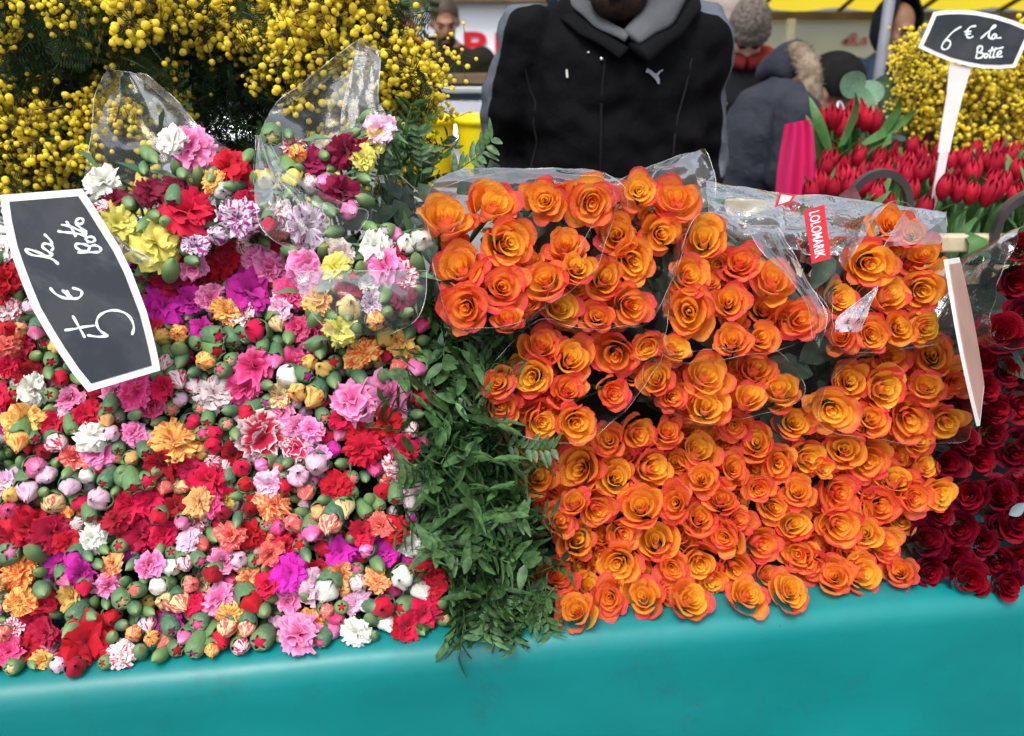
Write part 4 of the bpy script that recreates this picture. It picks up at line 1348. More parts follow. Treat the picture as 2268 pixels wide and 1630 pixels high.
# the third plaque seen almost edge-on between orange and dark red roses: real plaque shape, turned away
a_ = on_pile(2108, 556, 0.13); b_ = on_pile(2178, 915, 0.07)
Lx = (b_ - a_).normalized()
vw = ((a_ + b_) / 2 - CAM).normalized()
Sx = (vw - Lx * vw.dot(Lx)).normalized()
sd_ = Lx.cross(Sx).normalized()
if sd_.x > 0: sd_.negate()
Sx = (Sx * 0.97 - sd_ * 0.15).normalized()
nr = Lx.cross(Sx).normalized()
if nr.dot(vw) > 0: nr.negate()
ln, wd_ = (b_ - a_).length, 0.125
t3 = thing('price_sign', (a_ + b_) / 2, 'price board turned edge-on with its plain back showing beside dark red roses', 'price sign')
P = []
for k in range(9):
    P.append(a_ + Lx * ln * (0.09 + 0.82 * k / 8) + Sx * (wd_ * (0.40 + 0.12 * math.sin(math.pi * k / 8))))
P2_ = [a_ + Lx * ln * (0.0 + 1.0 * k / 8) - Sx * (wd_ * (0.36 + 0.14 * math.sin(math.pi * k / 8))) for k in reversed(range(9))]
mb = MB(); slab(mb, P + P2_, nr, 0.004)
world_put('board', mb, M_WHITE, t3, False)
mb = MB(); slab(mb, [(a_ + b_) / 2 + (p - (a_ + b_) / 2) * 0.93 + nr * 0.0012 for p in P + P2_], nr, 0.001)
world_put('back_panel', mb, simple('board_back_rose_bounce', (0.50, 0.29, 0.24), (0.43, 0.25, 0.20), 14, 0.5, 0.3), t3, False)  # salmon colour paints in orange light bounced from the roses onto the back
c = (a_ + b_) / 2
mb = MB(); slab(mb, [c + (p - c) * 0.9 - nr * 0.0042 for p in P + P2_], nr, 0.001)
world_put('slate', mb, M_SLATE, t3, False)

# ------------------------------------------------------------------ lentisk greenery between the heaps
def sprig(seed, L=1.0):
    rnd = random.Random(seed)
    mb = MB()
    bend = rnd.uniform(0.15, 0.5)
    sp = [Vector((0.06 * math.sin(t * 3 + seed), bend * t * t, t)) * L for t in [k / 9 for k in range(10)]]
    mb.tube(sp, [0.012 * (1 - 0.6 * k / 9) for k in range(10)], 5)
    for k in range(2, 10):
        for sd2 in (-1, 1):
            if rnd.random() < 0.22: continue
            base = sp[k] if k < 10 else sp[-1]
            tdir = (sp[min(k, 9)] - sp[max(k - 1, 0)]).normalized()
            side = tdir.cross(Vector((0, 1, 0))).normalized() * sd2
            d = (side * rnd.uniform(0.8, 1.1) + tdir * rnd.uniform(0.35, 0.8) + Vector((0, rnd.uniform(-0.25, 0.25), 0))).normalized()
            LL, W = rnd.uniform(0.18, 0.36), rnd.uniform(0.032, 0.062)
            wv = d.cross(Vector((0, 1, 0)) + tdir * 0.3).cross(d).normalized()
            lat = d.cross(wv).normalized()
            pts = []
            m_ = 6
            for j in range(m_):
                t = j / (m_ - 1)
                ww = W * math.sin(math.pi * (0.06 + 0.9 * t ** 0.8)) ** 0.8
                for u in (-1, 0, 1):
                    pts.append(base + d * LL * t + lat * ww * u + wv * (abs(u) * ww * 0.35 - 0.10 * LL * t * t))
            mb.grid(pts, 3, m_)
    return mb
SPRIGS = [sprig(i).mesh('sprig', M_LEAF) for i in range(8)]
GB = [
 ("leafy green sprigs rising behind the wrapped carnations against the yellow buckets", [(840, 480), (855, 400), (885, 320), (945, 330), (960, 420), (930, 480)], 24, -0.05, 'up'),
 ("dark greenery bunch in the shade under the front orange rose bunch", [(925, 640), (970, 690), (1120, 730), (1085, 830), (1070, 900), (930, 900)], 110, -0.02, 'down'),
 ("greenery bunch filling the middle between carnations and orange roses", [(960, 890), (1060, 890), (1065, 1000), (1120, 1010), (1140, 1130), (955, 1130)], 130, -0.005, 'down'),
 ("pale leaved greenery bunch low between carnations and orange roses", [(950, 1110), (1135, 1110), (1165, 1200), (1175, 1330), (1030, 1340), (990, 1250)], 120, 0.0, 'down'),
 ("greenery sprigs hanging over the cloth edge below the lowest orange roses", [(1060, 1300), (1215, 1310), (1230, 1350), (1220, 1375), (1090, 1375), (1050, 1350)], 26, 0.02, 'hang'),
]
GPOLY = []
for label, poly, cnt, off, mode in GB:
    cx_, cy_ = sum(p[0] for p in poly) / len(poly), sum(p[1] for p in poly) / len(poly)
    g = thing('greenery_bunch', on_pile(cx_, cy_, off - 0.05), label, 'greenery', 'bunches of lentisk greenery')
    x0, x1 = min(p[0] for p in poly), max(p[0] for p in poly)
    y0, y1 = min(p[1] for p in poly), max(p[1] for p in poly)
    k = 0
    while k < cnt:
        x, y = random.uniform(x0, x1), random.uniform(y0, y1)
        if not in_poly(x, y, poly): continue
        k += 1
        deep = random.random()
        p = on_pile(x, y, off - 0.09 * deep ** 1.0 + (0.015 if mode == 'down' else 0))
        if mode == 'up':
            p += EY * 0.05
            d = jitter(EZ * 1.0 + EX * random.uniform(-0.2, 0.55) + EY * 0.1, R(30)); L = random.uniform(0.06, 0.11)
        elif mode == 'down':
            d = jitter(-PV * 0.55 + PN * 0.8 + EX * random.uniform(-0.7, 0.7), R(45)); L = random.uniform(0.075, 0.125)
        else:
            p = on_pile(x, y - 15, 0.02)
            d = jitter(-EZ * 0.8 - EY * 0.5 + EX * random.uniform(-0.6, 0.35), R(25)); L = random.uniform(0.06, 0.10)
        put('sprig', random.choice(SPRIGS), g, p - d * L * 0.35 - Vector(g.location), frame_q(d, random.uniform(0, 6.28)), L)
    GPOLY.append(g)
# the twig lying over the rose at the edge, and the lone twig against the yellow buckets
for (x, y, dx, dy, L, off) in ((1100, 990, 1, -0.1, 0.058, 0.03), (985, 400, 0.9, 0.5, 0.065, -0.03)):
    p = on_pile(x, y, off)
    d = (EX * dx + PV * dy + PN * 0.25).normalized()
    put('sprig', SPRIGS[2], GPOLY[2 if y > 900 else 0], p - Vector(GPOLY[2 if y > 900 else 0].location), frame_q(d, 1.0), L * 1.3)

# ------------------------------------------------------------------ mimosa
def pom_spray(seed, nb=20):
    rnd = random.Random(seed)
    mb = MB()
    import_ico = ICO
    sp = smooth_line([(0, 0, 0), (rnd.uniform(-.2, .2), rnd.uniform(-.2, .2), 0.4), (rnd.uniform(-.3, .3), rnd.uniform(-.3, .3), 0.8), (rnd.uniform(-.4, .4), rnd.uniform(-.4, .4), 1.1)], 4)
    mb.tube(sp, 0.012, 4, 1)
    for k in range(nb):
        b = sp[rnd.randrange(3, len(sp))]
        c = b + Vector((rnd.gauss(0, .13), rnd.gauss(0, .13), rnd.gauss(0, .12)))
        r = rnd.uniform(0.030, 0.050)
        mb.tube([b, c], 0.006, 3, 1, False)
        mb.poly([c + Vector(v) * r for v in ICO[0]], ICO[1], 0)
    return mb
import bmesh
bm = bmesh.new(); bmesh.ops.create_icosphere(bm, subdivisions=2, radius=1)
ICO = ([tuple(v.co * (1 + random.uniform(-0.13, 0.10))) for v in bm.verts], [tuple(v.index for v in f.verts) for f in bm.faces]); bm.free()
SPRAYS = [pom_spray(i, random.Random(i).randint(32, 48)).mesh('blossom_spray', [M_POM, M_TWIG]) for i in range(8)]
def frond(seed):
    rnd = random.Random(seed)
    mb = MB()
    n_ = 15
    sp = [Vector((0.05 * math.sin(k), 0.22 * (k / n_) ** 2, k / n_)) for k in range(n_ + 1)]
    mb.tube(sp, 0.007, 4)
    for k in range(2, n_ + 1):
        for s_ in (-1, 1):
            L = 0.30 * math.sin(math.pi * (0.15 + 0.75 * k / n_)) * rnd.uniform(0.85, 1.1)
            d = Vector((s_ * 0.85, 0.15, 0.5)).normalized()
            lat = d.cross(Vector((0, 1, 0))).normalized()
            # a comb of tiny leaflets
            m_ = 9
            for j in range(m_):
                b = sp[k] + d * L * (j + 0.6) / m_
                for q in (-1, 1):
                    tip = b + lat * q * 0.04 + d * 0.012
                    mb.poly([b - d * 0.006, b + d * 0.008, tip], [(0, 1, 2)])
    return mb
FRONDS = [frond(i).mesh('frond', M_FROND) for i in range(4)]
def mimosa(label, poly, depth, nspray, nfrond, base, droop=0.2, sl=(0.09, 0.15), fl=(0.12, 0.22), clump=None, group='bunches of yellow mimosa'):
    x0, x1 = min(p[0] for p in poly), max(p[0] for p in poly)
    y0, y1 = min(p[1] for p in poly), max(p[1] for p in poly)
    root = at(base[0], base[1], depth + 0.15)
    t = thing('mimosa_bunch', root, label, 'mimosa', group)
    # woody stems
    for k in range(9):
        x, y = random.uniform(x0, x1), random.uniform(y0, y1)
        if not in_poly(x, y, poly): continue
        e = at(x, y, depth + random.uniform(0.0, 0.25))
        mb = MB(); mb.tube(smooth_line([root + Vector((random.uniform(-.1, .1), random.uniform(-.05, .05), -0.2)), lerp(root, e, 0.5) + Vector((0, 0.06, -0.05)), e], 5), [0.007 - 0.0004 * i for i in range(11)], 6)
        world_put('stem', mb, M_TWIG, t)
    def pick():
        while True:
            x, y = random.uniform(x0, x1), random.uniform(y0, y1)
            if not in_poly(x, y, poly): continue
            if clump:
                v = noise.noise(Vector((x / 130, y / 105, depth * 7))) + 0.5 * noise.noise(Vector((x / 55, y / 45, depth * 3)))
                return x, y, v
            return x, y, 1
    k = 0
    while k < nspray:
        x, y, v = pick()
        if v < (0.06 if clump else -9) + clump_bias(x, y): continue
        k += 1
        p = at(x, y, depth + random.uniform(-0.12, 0.12))
        d = jitter((p - root).normalized() * 0.8 + Vector((0, -0.55, -droop)), R(45))
        L = random.uniform(*sl)
        put('blossom_spray', random.choice(SPRAYS), t, p - d * L * 0.6 - root, frame_q(d, random.uniform(0, 6.28)), L)
    for k in range(nfrond + (110 if clump else 0)):
        x, y, v = pick()
        p = at(x, y, depth + (random.uniform(-0.10, 0.34) if k < nfrond else random.uniform(0.3, 0.42)))
        d = jitter((p - root).normalized() + Vector((0, -0.5, 0.0)), R(50))
        L = random.uniform(*fl)
        put('frond', random.choice(FRONDS), t, p - d * L * 0.5 - root, frame_q(d, random.uniform(0, 6.28)), L)
    return t
def clump_bias(x, y):
    # the photograph's dark leafy places inside the mimosa
    b = 0.0
    for cx_, cy_, r_, s_ in ((120, 190, 110, 0.45), (300, 60, 60, 0.3), (560, 260, 110, 0.7), (400, 130, 70, 0.35), (480, 330, 70, 0.6), (700, 330, 90, 0.4), (250, 380, 60, 0.2), (60, 110, 60, 0.2)):
        d = math.hypot(x - cx_, y - cy_)
        if d < r_ * 1.4: b += s_ * max(0, 1 - d / (r_ * 1.4)) * 2
    for cx_, cy_, r_ in ((760, 110, 130), (60, 330, 130), (880, 250, 130), (620, 60, 120), (60, 40, 90)):
        d = math.hypot(x - cx_, y - cy_)
        if d < r_: b -= 0.35
    return b
mimosa("yellow mimosa bunch with drooping dark leaves at the left edge of the stall", [(-60, -60), (330, -60), (330, 200), (300, 420), (150, 440), (-60, 450)], 1.62, 125, 280, (100, 560), clump=True)
mimosa("tall yellow mimosa bunch in the middle behind the wrapped carnation hoods", [(280, -60), (660, -60), (680, 150), (650, 360), (480, 420), (250, 430)], 1.72, 85, 280, (470, 560), clump=True)
mimosa("dense yellow mimosa bunch reaching toward the man in the brown jacket", [(600, -60), (780, -60), (830, 30), (860, 90), (880, 160), (925, 230), (870, 300), (880, 390), (830, 430), (640, 420)], 1.60, 170, 170, (800, 560), clump=True)
mimosa("loose mimosa tips spreading over the yellow buckets", [(880, 110), (930, 120), (975, 110), (965, 150), (930, 190), (965, 235), (950, 250), (900, 235)], 1.56, 12, 0, (850, 400), sl=(0.07, 0.10))
mimosa("yellow mimosa bunch behind the tulips at the right edge", [(2050, 120), (2140, 140), (2330, 60), (2330, 345), (2130, 340), (2040, 300), (2000, 240)], 2.55, 130, 60, (2200, 420), sl=(0.10, 0.17), clump=False)
mimosa("small mimosa sprig left of the white sign stick", [(1985, 110), (2040, 110), (2060, 160), (2050, 260), (1990, 290), (1970, 230), (2005, 180)], 2.5, 30, 8, (2030, 360), sl=(0.08, 0.12))

# ------------------------------------------------------------------ tulips behind, with crate, handles, eucalyptus
def tulip_bloom(seed):
    rnd = random.Random(seed)
    mb = MB()
    op = rnd.uniform(0.85, 1.15)
    for i in range(6):
        inner = i % 2
        phi = i * math.pi / 3 + rnd.uniform(-0.1, 0.1)
        nu, nt_ = 7, 9
        pts = []
        H = rnd.uniform(0.92, 1.08)
        for j in range(nt_):
            t = j / (nt_ - 1)
            rad = (0.06 + 0.27 * math.sin(math.pi * min(1, t * 0.95 + 0.02)) ** 0.75 * (1 - 0.22 * t) + 0.10 * t * op * (0.5 if inner else 1)) * (0.9 if inner else 1.0)
            w_ = 0.75 * (1 - t ** 4) + 0.02
            for k in range(nu):
                u = -1 + 2 * k / (nu - 1)
                a = phi + u * w_
                r2 = rad * (1 - 0.10 * u * u * t)
                pts.append((r2 * math.cos(a), r2 * math.sin(a), t * H * (1 - 0.05 * u * u)))
        mb.grid(pts, nu, nt_)
    return mb.mesh('tulip', M_TULIP)
TUL = [tulip_bloom(i) for i in range(6)]
mb = MB(); mb.tube(smooth_line([(0, 0, 0.02), (0.05, 0, -1.5), (0, 0.05, -4.2)], 3), 0.085, 7)
TSTEM = mb.mesh('stem', M_TLEAF)
def blade(seed):
    rnd = random.Random(seed)
    mb = MB(); pts = []
    for j in range(10):
        t = j / 9
        wd = 0.085 * math.sin(math.pi * min(0.99, 0.12 + 0.87 * t)) ** 0.8
        for u in (-1, -0.4, 0.4, 1):
            pts.append((wd * u, 0.25 * t * t + rnd.uniform(0.1, 0.12) * abs(u) * wd * 3 + (0.35 * max(0, t - 0.7)), t - 0.35 * max(0, t - 0.75)))
    mb.grid(pts, 4, 10)
    return mb.mesh('leaf', M_TLEAF)
TLEAF = [blade(i) for i in range(4)]
tulip_spots = {}
for r_, Y in enumerate((1.90, 1.99, 2.08, 2.17, 2.27, 2.37, 2.48)):
    x = 1805 + random.uniform(0, 30)
    while x < 2345:
        tulip_spots.setdefault((min(2, int((x - 1800) / 175)), 0 if r_ < 2 else 1 if r_ < 5 else 2), []).append((x + random.uniform(-8, 8), Y + random.uniform(-0.03, 0.03), 1.265 + random.uniform(-0.02, 0.03) - (0.02 if r_ == 0 else 0)))
        x += 35 + random.uniform(-6, 8)
TLAB = {(0, 0): 'front bunch of red tulips showing through the left dark hoop handle', (1, 0): 'front bunch of red tulips between the two dark hoop handles', (2, 0): 'front bunch of red tulips at the picture edge behind the right hoop handle',
        (0, 1): 'middle bunch of red tulips beside the pink paper', (1, 1): 'middle bunch of red tulips just in front of the white sign stick', (2, 1): 'middle bunch of red tulips right of the white sign stick',
        (0, 2): 'rear bunch of red tulips below the raised tulips', (1, 2): 'rear bunch of red tulips below the eucalyptus leaves', (2, 2): 'rear bunch of red tulips under the right mimosa bunch'}
def tulip_at(t, p, lean=None, sz=None):
    L = sz or random.uniform(0.052, 0.062)
    d = jitter(lean or Vector((0, -0.12, 1)), R(13))
    o = put('tulip', random.choice(TUL), t, p - Vector(t.location) - d * L * 0.5, frame_q(d, random.uniform(0, 6.28)), (L * 0.92, L * 0.92, L))
    put('stem', TSTEM, o)
    for k in range(2):
        b = p - Vector((random.uniform(-.02, .02), random.uniform(-.01, .03), random.uniform(0.15, 0.20)))
        put('leaf', random.choice(TLEAF), t, b - Vector(t.location), frame_q(jitter(Vector((0, -0.1, 1)), R(16)), random.uniform(0, 6.28)), random.uniform(0.14, 0.21))
for key, spots in tulip_spots.items():
    t = thing('tulip_bunch', at(spots[0][0], 430, spots[0][1]) * 1.0, TLAB[key], 'tulip bunch', 'bunches of red tulips in the crate')
    t.location.z = 1.1
    for x, Y, z in spots:
        p = at(x, 400, Y); p.z = z
        tulip_at(t, p)
t = thing('tulip_bunch', at(1870, 300, 2.3), 'small bunch of red tulips standing higher than the rest next to the pink paper', 'tulip bunch', 'bunches of red tulips in the crate')
for x, y in ((1825, 265), (1848, 258), (1838, 285), (1885, 262), (1898, 248), (1920, 262), (1938, 270), (1815, 290), (1865, 275)):
    tulip_at(t, at(x, y, 2.28 + random.uniform(-0.04, 0.04)), sz=0.066)
for x, y, a in ((1910, 320, 60), (1860, 330, 20), (1840, 340, -30), (1930, 330, 30)):
    put('leaf', TLEAF[0], t, at(x, y, 2.22) - Vector(t.location), frame_q(Vector((math.sin(R(a)), -0.2, math.cos(R(a)))), 1.0), 0.15)

M_WOOD = simple('pale_crate_wood', (0.62, 0.52, 0.36), (0.52, 0.42, 0.28), 14, 0.7, 0.2, bump=0.2, bscale=60)
M_HOOP = simple('dark_brown_plastic', (0.035, 0.028, 0.028), (0.05, 0.04, 0.04), 20, 0.45, 0.4)
cr = thing('flower_crate', at(2100, 560, 1.78), 'pale wooden crate with dark hoop handles holding the red tulips', 'crate')
xl, xr = at(1800, 520, 1.8).x, at(2330, 520, 1.8).x
def plank(name, c, sx, sy, sz, mat, par, bev=0.004):
    mb = MB(); mb.box(c, sx, sy, sz)
    o = world_put(name, mb, mat, par, False)
    m_ = o.modifiers.new('bevel', 'BEVEL'); m_.width = bev; m_.segments = 2
    return o
for k, z in enumerate((1.175, 1.10, 1.025)):
    plank('plank', Vector(((xl + xr) / 2, 1.79, z)), xr - xl, 0.014 + 0.016 * (k == 0), 0.055 if k else 0.034, M_WOOD, cr)
    if k: plank('plank', Vector(((xl + xr) / 2, 2.58, z - 0.01)), xr - xl, 0.014, 0.055, M_WOOD, cr)
for x in (xl - 0.008, xr + 0.008):
    plank('side_board', Vector((x, 2.185, 1.05)), 0.014, 0.80, 0.10, M_WOOD, cr)
plank('bottom_board', Vector(((xl + xr) / 2, 2.185, 0.995)), xr - xl, 0.77, 0.01, M_WOOD, cr)
def hoop(px, Y, rad, hgt, top_y):
    c = at(px, top_y, Y)
    mb = MB()
    pts, n_ = [], 22
    for k in range(n_):
        a = math.pi * k / (n_ - 1)
        pts.append((math.cos(a), math.sin(a)))
    path = [(-1.0, -1.1)] + [(-p[0], p[1]) for p in pts] + [(1.0, -1.1)]
    out = []
    for i, (a, b) in enumerate(path):
        for rr, yy in ((1.0, -0.009), (0.80, -0.009), (0.80, 0.009), (1.0, 0.009)):
            zz = hgt * (b * (rr if b > 0 else 1)) if b > 0 else b * 0.12
            out.append(Vector((c.x + rad * a * rr, Y + yy, c.z - hgt + zz)))
    mb.grid(out, 4, len(path), 0, None, True)
    return mb
hp = world_put('handle', hoop(1957, 1.77, 0.068, 0.078, 374), M_HOOP, cr)
hp.data.polygons.foreach_set('use_smooth', [False] * len(hp.data.polygons))
hp = world_put('handle', hoop(2290, 1.77, 0.068, 0.085, 425), M_HOOP, cr)
hp.data.polygons.foreach_set('use_smooth', [False] * len(hp.data.polygons))
# green leaf folded over the crate's rim
mb = MB()
c = at(2163, 520, 1.77); c.z = 1.196
mb.grid([c + Vector((lerp(-0.02, 0.02, i / 4), dy, dz - 0.004 * abs(i - 2))) for dy, dz in ((0.05, -0.01), (0.03, 0.0), (-0.004, 0.0), (-0.018, -0.006), (-0.02, -0.03), (-0.019, -0.045)) for i in range(5)], 5, 6)
world_put('leaf', mb, M_TLEAF, t)
bt = thing('back_table', Vector(((xl + xr) / 2 + 0.1, 2.2, 0)), 'rear table under the tulip crate behind the heaped roses', 'table')
plank('tabletop', Vector(((xl + xr) / 2 + 0.1, 2.2, 0.97)), xr - xl + 0.35, 0.9, 0.035, simple('grey_table', (0.10, 0.10, 0.09), (0.14, 0.13, 0.12), 9), bt)
for sx in (-1, 1):
    for yy in (1.85, 2.55):
        plank('leg', Vector(((xl + xr) / 2 + 0.1 + sx * (xr - xl) * 0.55, yy, 0.476)), 0.05, 0.05, 0.95, M_HOOP, bt)

# pink paper
mb = MB(); pts = []
prows = [((1738, 275), (1792, 264)), ((1734, 300), (1800, 285)), ((1728, 335), (1805, 330)), ((1722, 375), (1810, 380)), ((1718, 420), (1814, 425)), ((1716, 470), (1818, 470))]
for j, (a, b) in enumerate(prows):
    for i in range(16):
        u = i / 15
        p = at(lerp(a[0], b[0], u), lerp(a[1], b[1], u), 2.22 + 0.018 * math.sin(u * 11 + j * 0.4) + 0.05 * (u - 0.5) ** 2)
        pts.append(p)
mb.grid(pts, 16, len(prows))
pk = put('pink_paper', mb.mesh('pink_paper', simple('hot_pink_paper', (0.72, 0.025, 0.16), (0.66, 0.02, 0.14), 8, 0.6, 0.25, transl=0.15)))
tag(pk, 'hot pink paper sheet hanging beside the red tulips', 'paper')

eu = thing('eucalyptus_bunch', at(1960, 330, 2.6), 'grey green eucalyptus bunch with round leaves behind the tulips', 'eucalyptus')
disc = (lambda b: (b.grid([(rr * math.cos(a) * (1.0 + 0.1 * math.cos(a)), rr * math.sin(a), 0.12 * rr * rr + 0.03 * math.sin(3 * a) * rr) for rr in (0.02, 0.35, 0.7, 1.0) for a in [k * math.pi / 10 for k in range(20)]], 20, 4, 0, None, True), b)[1])(MB()).mesh('leaf', M_EUCA)
for x, y, r, Y in ((1886, 188, 30, 2.5), (1928, 205, 30, 2.52), (1950, 190, 24, 2.56), (1915, 225, 30, 2.48), (1958, 225, 26, 2.55), (1990, 240, 22, 2.6), (2040, 285, 36, 2.6), (2075, 280, 34, 2.62), (2010, 300, 32, 2.58), (2060, 310, 34, 2.55), (2100, 300, 30, 2.6), (1985, 290, 22, 2.55), (2030, 320, 26, 2.5), (1975, 330, 24, 2.5), (2120, 270, 26, 2.65)):
    p = at(x, y, Y)
    put('leaf', disc, eu, p - Vector(eu.location), frame_q(jitter(Vector((0, -1, 0.35)), R(32)), random.uniform(0, 6.28)), msize(p, r), None)
for k in range(16):
    x, y = random.choice(((1862, 240), (1905, 240), (1985, 262), (2010, 265), (1990, 300), (2015, 330), (2030, 340), (2150, 290), (2155, 320), (1945, 250)))
    p = at(x + random.uniform(-12, 12), y + random.uniform(-8, 8), 2.5)
    put('leaf', disc, eu, p - Vector(eu.location), frame_q(jitter(Vector((0, -0.7, 0.8)), R(50)), random.uniform(0, 6.28)), (msize(p, 20), msize(p, 9), 0.02), M_FOIL)
mb = MB()
for k in range(7):
    a = Vector(eu.location) + Vector((random.uniform(-.05, .05), 0, -0.25)); b = at(random.uniform(1890, 2090), random.uniform(200, 300), 2.57)
    mb.tube([a, (a + b) / 2 + Vector((0, 0.03, 0)), b], 0.004, 5)
world_put('stem', mb, M_STEM, eu)['kind'] = 'stuff'

# ------------------------------------------------------------------ people
def fabric(name, c1, c2=None, scale=6, rough=0.85, wr=0.35, stripe=None):
    m, n, out = new_mat(name)
    tc = node(n, 'ShaderNodeTexCoord').outputs['Object']
    f = noise_n(n, scale, 4, tc)
    c = mix_c(n, sstep(n, f, 0.35, 0.7), c1, c2 or tuple(x * 1.25 for x in c1))
    if stripe:
        c = mix_c(n, sstep(n, attr(n, 'stripe'), 0.45, 0.55), c, stripe)
    h = math_n(n, 'ADD', noise_n(n, 9, 4, tc), math_n(n, 'MULTIPLY', noise_n(n, 420, 2, tc), 0.06))
    finish(n, out, c, rough, 0.12, h, wr, 0.03, sheen=0.0)
    return m
M_SKIN_D = simple('dark_skin', (0.085, 0.040, 0.026), (0.11, 0.055, 0.035), 12, 0.5, 0.35)
M_SKIN_M = simple('tan_skin', (0.26, 0.13, 0.075), (0.31, 0.16, 0.10), 12, 0.5, 0.35)
M_SKIN_P = simple('pale_skin', (0.55, 0.32, 0.25), (0.60, 0.30, 0.24), 10, 0.5, 0.35)
M_HAIR = simple('black_hair', (0.004, 0.004, 0.004), (0.008, 0.007, 0.007), 40, 0.7, 0.12, bump=0.6, bscale=150, bdist=0.004)
M_STUB = simple('dark_stubble', (0.02, 0.013, 0.011), (0.045, 0.024, 0.018), 60, 0.8, 0.1, bump=0.4, bscale=200)
M_EYE = simple('dark_eye', (0.012, 0.01, 0.01), None, rough=0.2, spec=0.5)
M_TROUS = fabric('dark_trousers', (0.018, 0.019, 0.025))
M_SHOE = simple('dark_shoe', (0.02, 0.018, 0.018), None, rough=0.5)

def rot(yaw, pitch=0.0, roll=0.0):
    return Matrix.Rotation(yaw, 3, 'Z') @ Matrix.Rotation(pitch, 3, 'X') @ Matrix.Rotation(roll, 3, 'Y')

def head_parts(mb, hc, M, neck, nr=0.055):
    P = lambda x, y, z: hc + M @ Vector((x, y, z))
    mb.ball(P(0, 0.015, 0.025), (0.076, 0.095, 0.098), M)
    mb.ball(P(0, -0.03, -0.045), (0.062, 0.066, 0.085), M)
    mb.ball(P(0, -0.058, -0.108), (0.034, 0.030, 0.026), M)
    mb.ball(P(0, -0.082, 0.018), (0.046, 0.016, 0.012), M)
    mb.tube([P(0, -0.085, 0.012), P(0, -0.105, -0.028), P(0, -0.108, -0.042)], [0.009, 0.013, 0.012], 8)
    mb.ball(P(0.012, -0.094, -0.044), 0.010, M); mb.ball(P(-0.012, -0.094, -0.044), 0.010, M)
    mb.ball(P(0, -0.090, -0.074), (0.024, 0.010, 0.007), M); mb.ball(P(0, -0.088, -0.087), (0.021, 0.010, 0.008), M)
    for s_ in (-1, 1):
        mb.ball(P(s_ * 0.080, 0.012, -0.022), (0.011, 0.024, 0.033), M)
        mb.ball(P(s_ * 0.040, -0.068, -0.035), (0.022, 0.018, 0.018), M)
    mb.tube([P(0, 0.025, -0.06), neck], [nr, nr * 1.12], 14)

def hand_parts(mb, wr, d, side, nrm, curl=0.6, r=0.0085):
    d, nrm = d.normalized(), nrm.normalized()
    lat = d.cross(nrm).normalized()
    M = Matrix((lat, d, nrm)).transposed()
    mb.ball(wr + d * 0.05, (0.040, 0.052, 0.017), M)
    for k, (off, L) in enumerate(((-0.030, 0.070), (-0.010, 0.080), (0.011, 0.075), (0.030, 0.058))):
        b = wr + d * 0.085 + lat * off
        d1 = (d * math.cos(curl * 0.5) - nrm * math.sin(curl * 0.5))
        d2 = (d * math.cos(curl * 1.3) - nrm * math.sin(curl * 1.3))
        d3 = (d * math.cos(curl * 1.9) - nrm * math.sin(curl * 1.9))
        mb.tube([b - d * 0.02, b, b + d1 * L * 0.45, b + d1 * L * 0.45 + d2 * L * 0.32, b + d1 * L * 0.45 + d2 * L * 0.32 + d3 * L * 0.25], [r * 1.1, r * 1.05, r, r * 0.92, r * 0.75], 8)
    tb_ = wr + d * 0.025 - lat * side * 0.035
    td = (d * 0.6 - lat * side * 0.6 - nrm * 0.4).normalized()
    mb.tube([tb_ + lat * side * 0.015, tb_ + td * 0.03, tb_ + td * 0.03 + (td + d * 0.6).normalized() * 0.032], [r * 1.35, r * 1.15, r * 0.85], 8)

def remeshed(name, mb, voxel, mats, mat_of, smooth=4, wrinkle=0.0, stripe=None, seed=0.0):
    me = mb.mesh('tmp', [])
    ob = bpy.data.objects.new('tmp', me); COL.objects.link(ob)
    m_ = ob.modifiers.new('r', 'REMESH'); m_.mode = 'VOXEL'; m_.voxel_size = voxel; m_.use_smooth_shade = True
    m2 = ob.modifiers.new('s', 'SMOOTH'); m2.factor = 0.5; m2.iterations = smooth
    dg = bpy.context.evaluated_depsgraph_get()
    out = bpy.data.meshes.new_from_object(ob.evaluated_get(dg))
    bpy.data.objects.remove(ob)
    out.name = name
    out.materials.clear()
    for m in mats: out.materials.append(m)
    idx = [mat_of(p.center) for p in out.polygons]
    out.polygons.foreach_set('material_index', idx)
    out.polygons.foreach_set('use_smooth', [True] * len(out.polygons))
    if wrinkle:
        cloth_v = set()
        for p, i in zip(out.polygons, idx):
            if i == 0: cloth_v.update(p.vertices)
        nn = [v.normal.copy() for v in out.vertices]
        for i in cloth_v:
            v = out.vertices[i]
            q = v.co + Vector((seed, 0, 0))
            a = noise.noise(Vector((q.x * 9, q.y * 9, q.z * 14))) + 0.6 * abs(noise.noise(Vector((q.x * 5 + q.z * 6, q.y * 7, q.z * 8)))) * -1 + 0.4 * noise.noise(q * 26)
            v.co += nn[i] * wrinkle * a
    if stripe:
        at_ = out.attributes.new('stripe', 'FLOAT', 'POINT')
        at_.data.foreach_set('value', [stripe(v.co) for v in out.vertices])
    out.update()
    return out

def seg_dist(p, a, b):
    ab = b - a
    t = max(0, min(1, (p - a).dot(ab) / ab.dot(ab)))
    return (p - a - ab * t).length

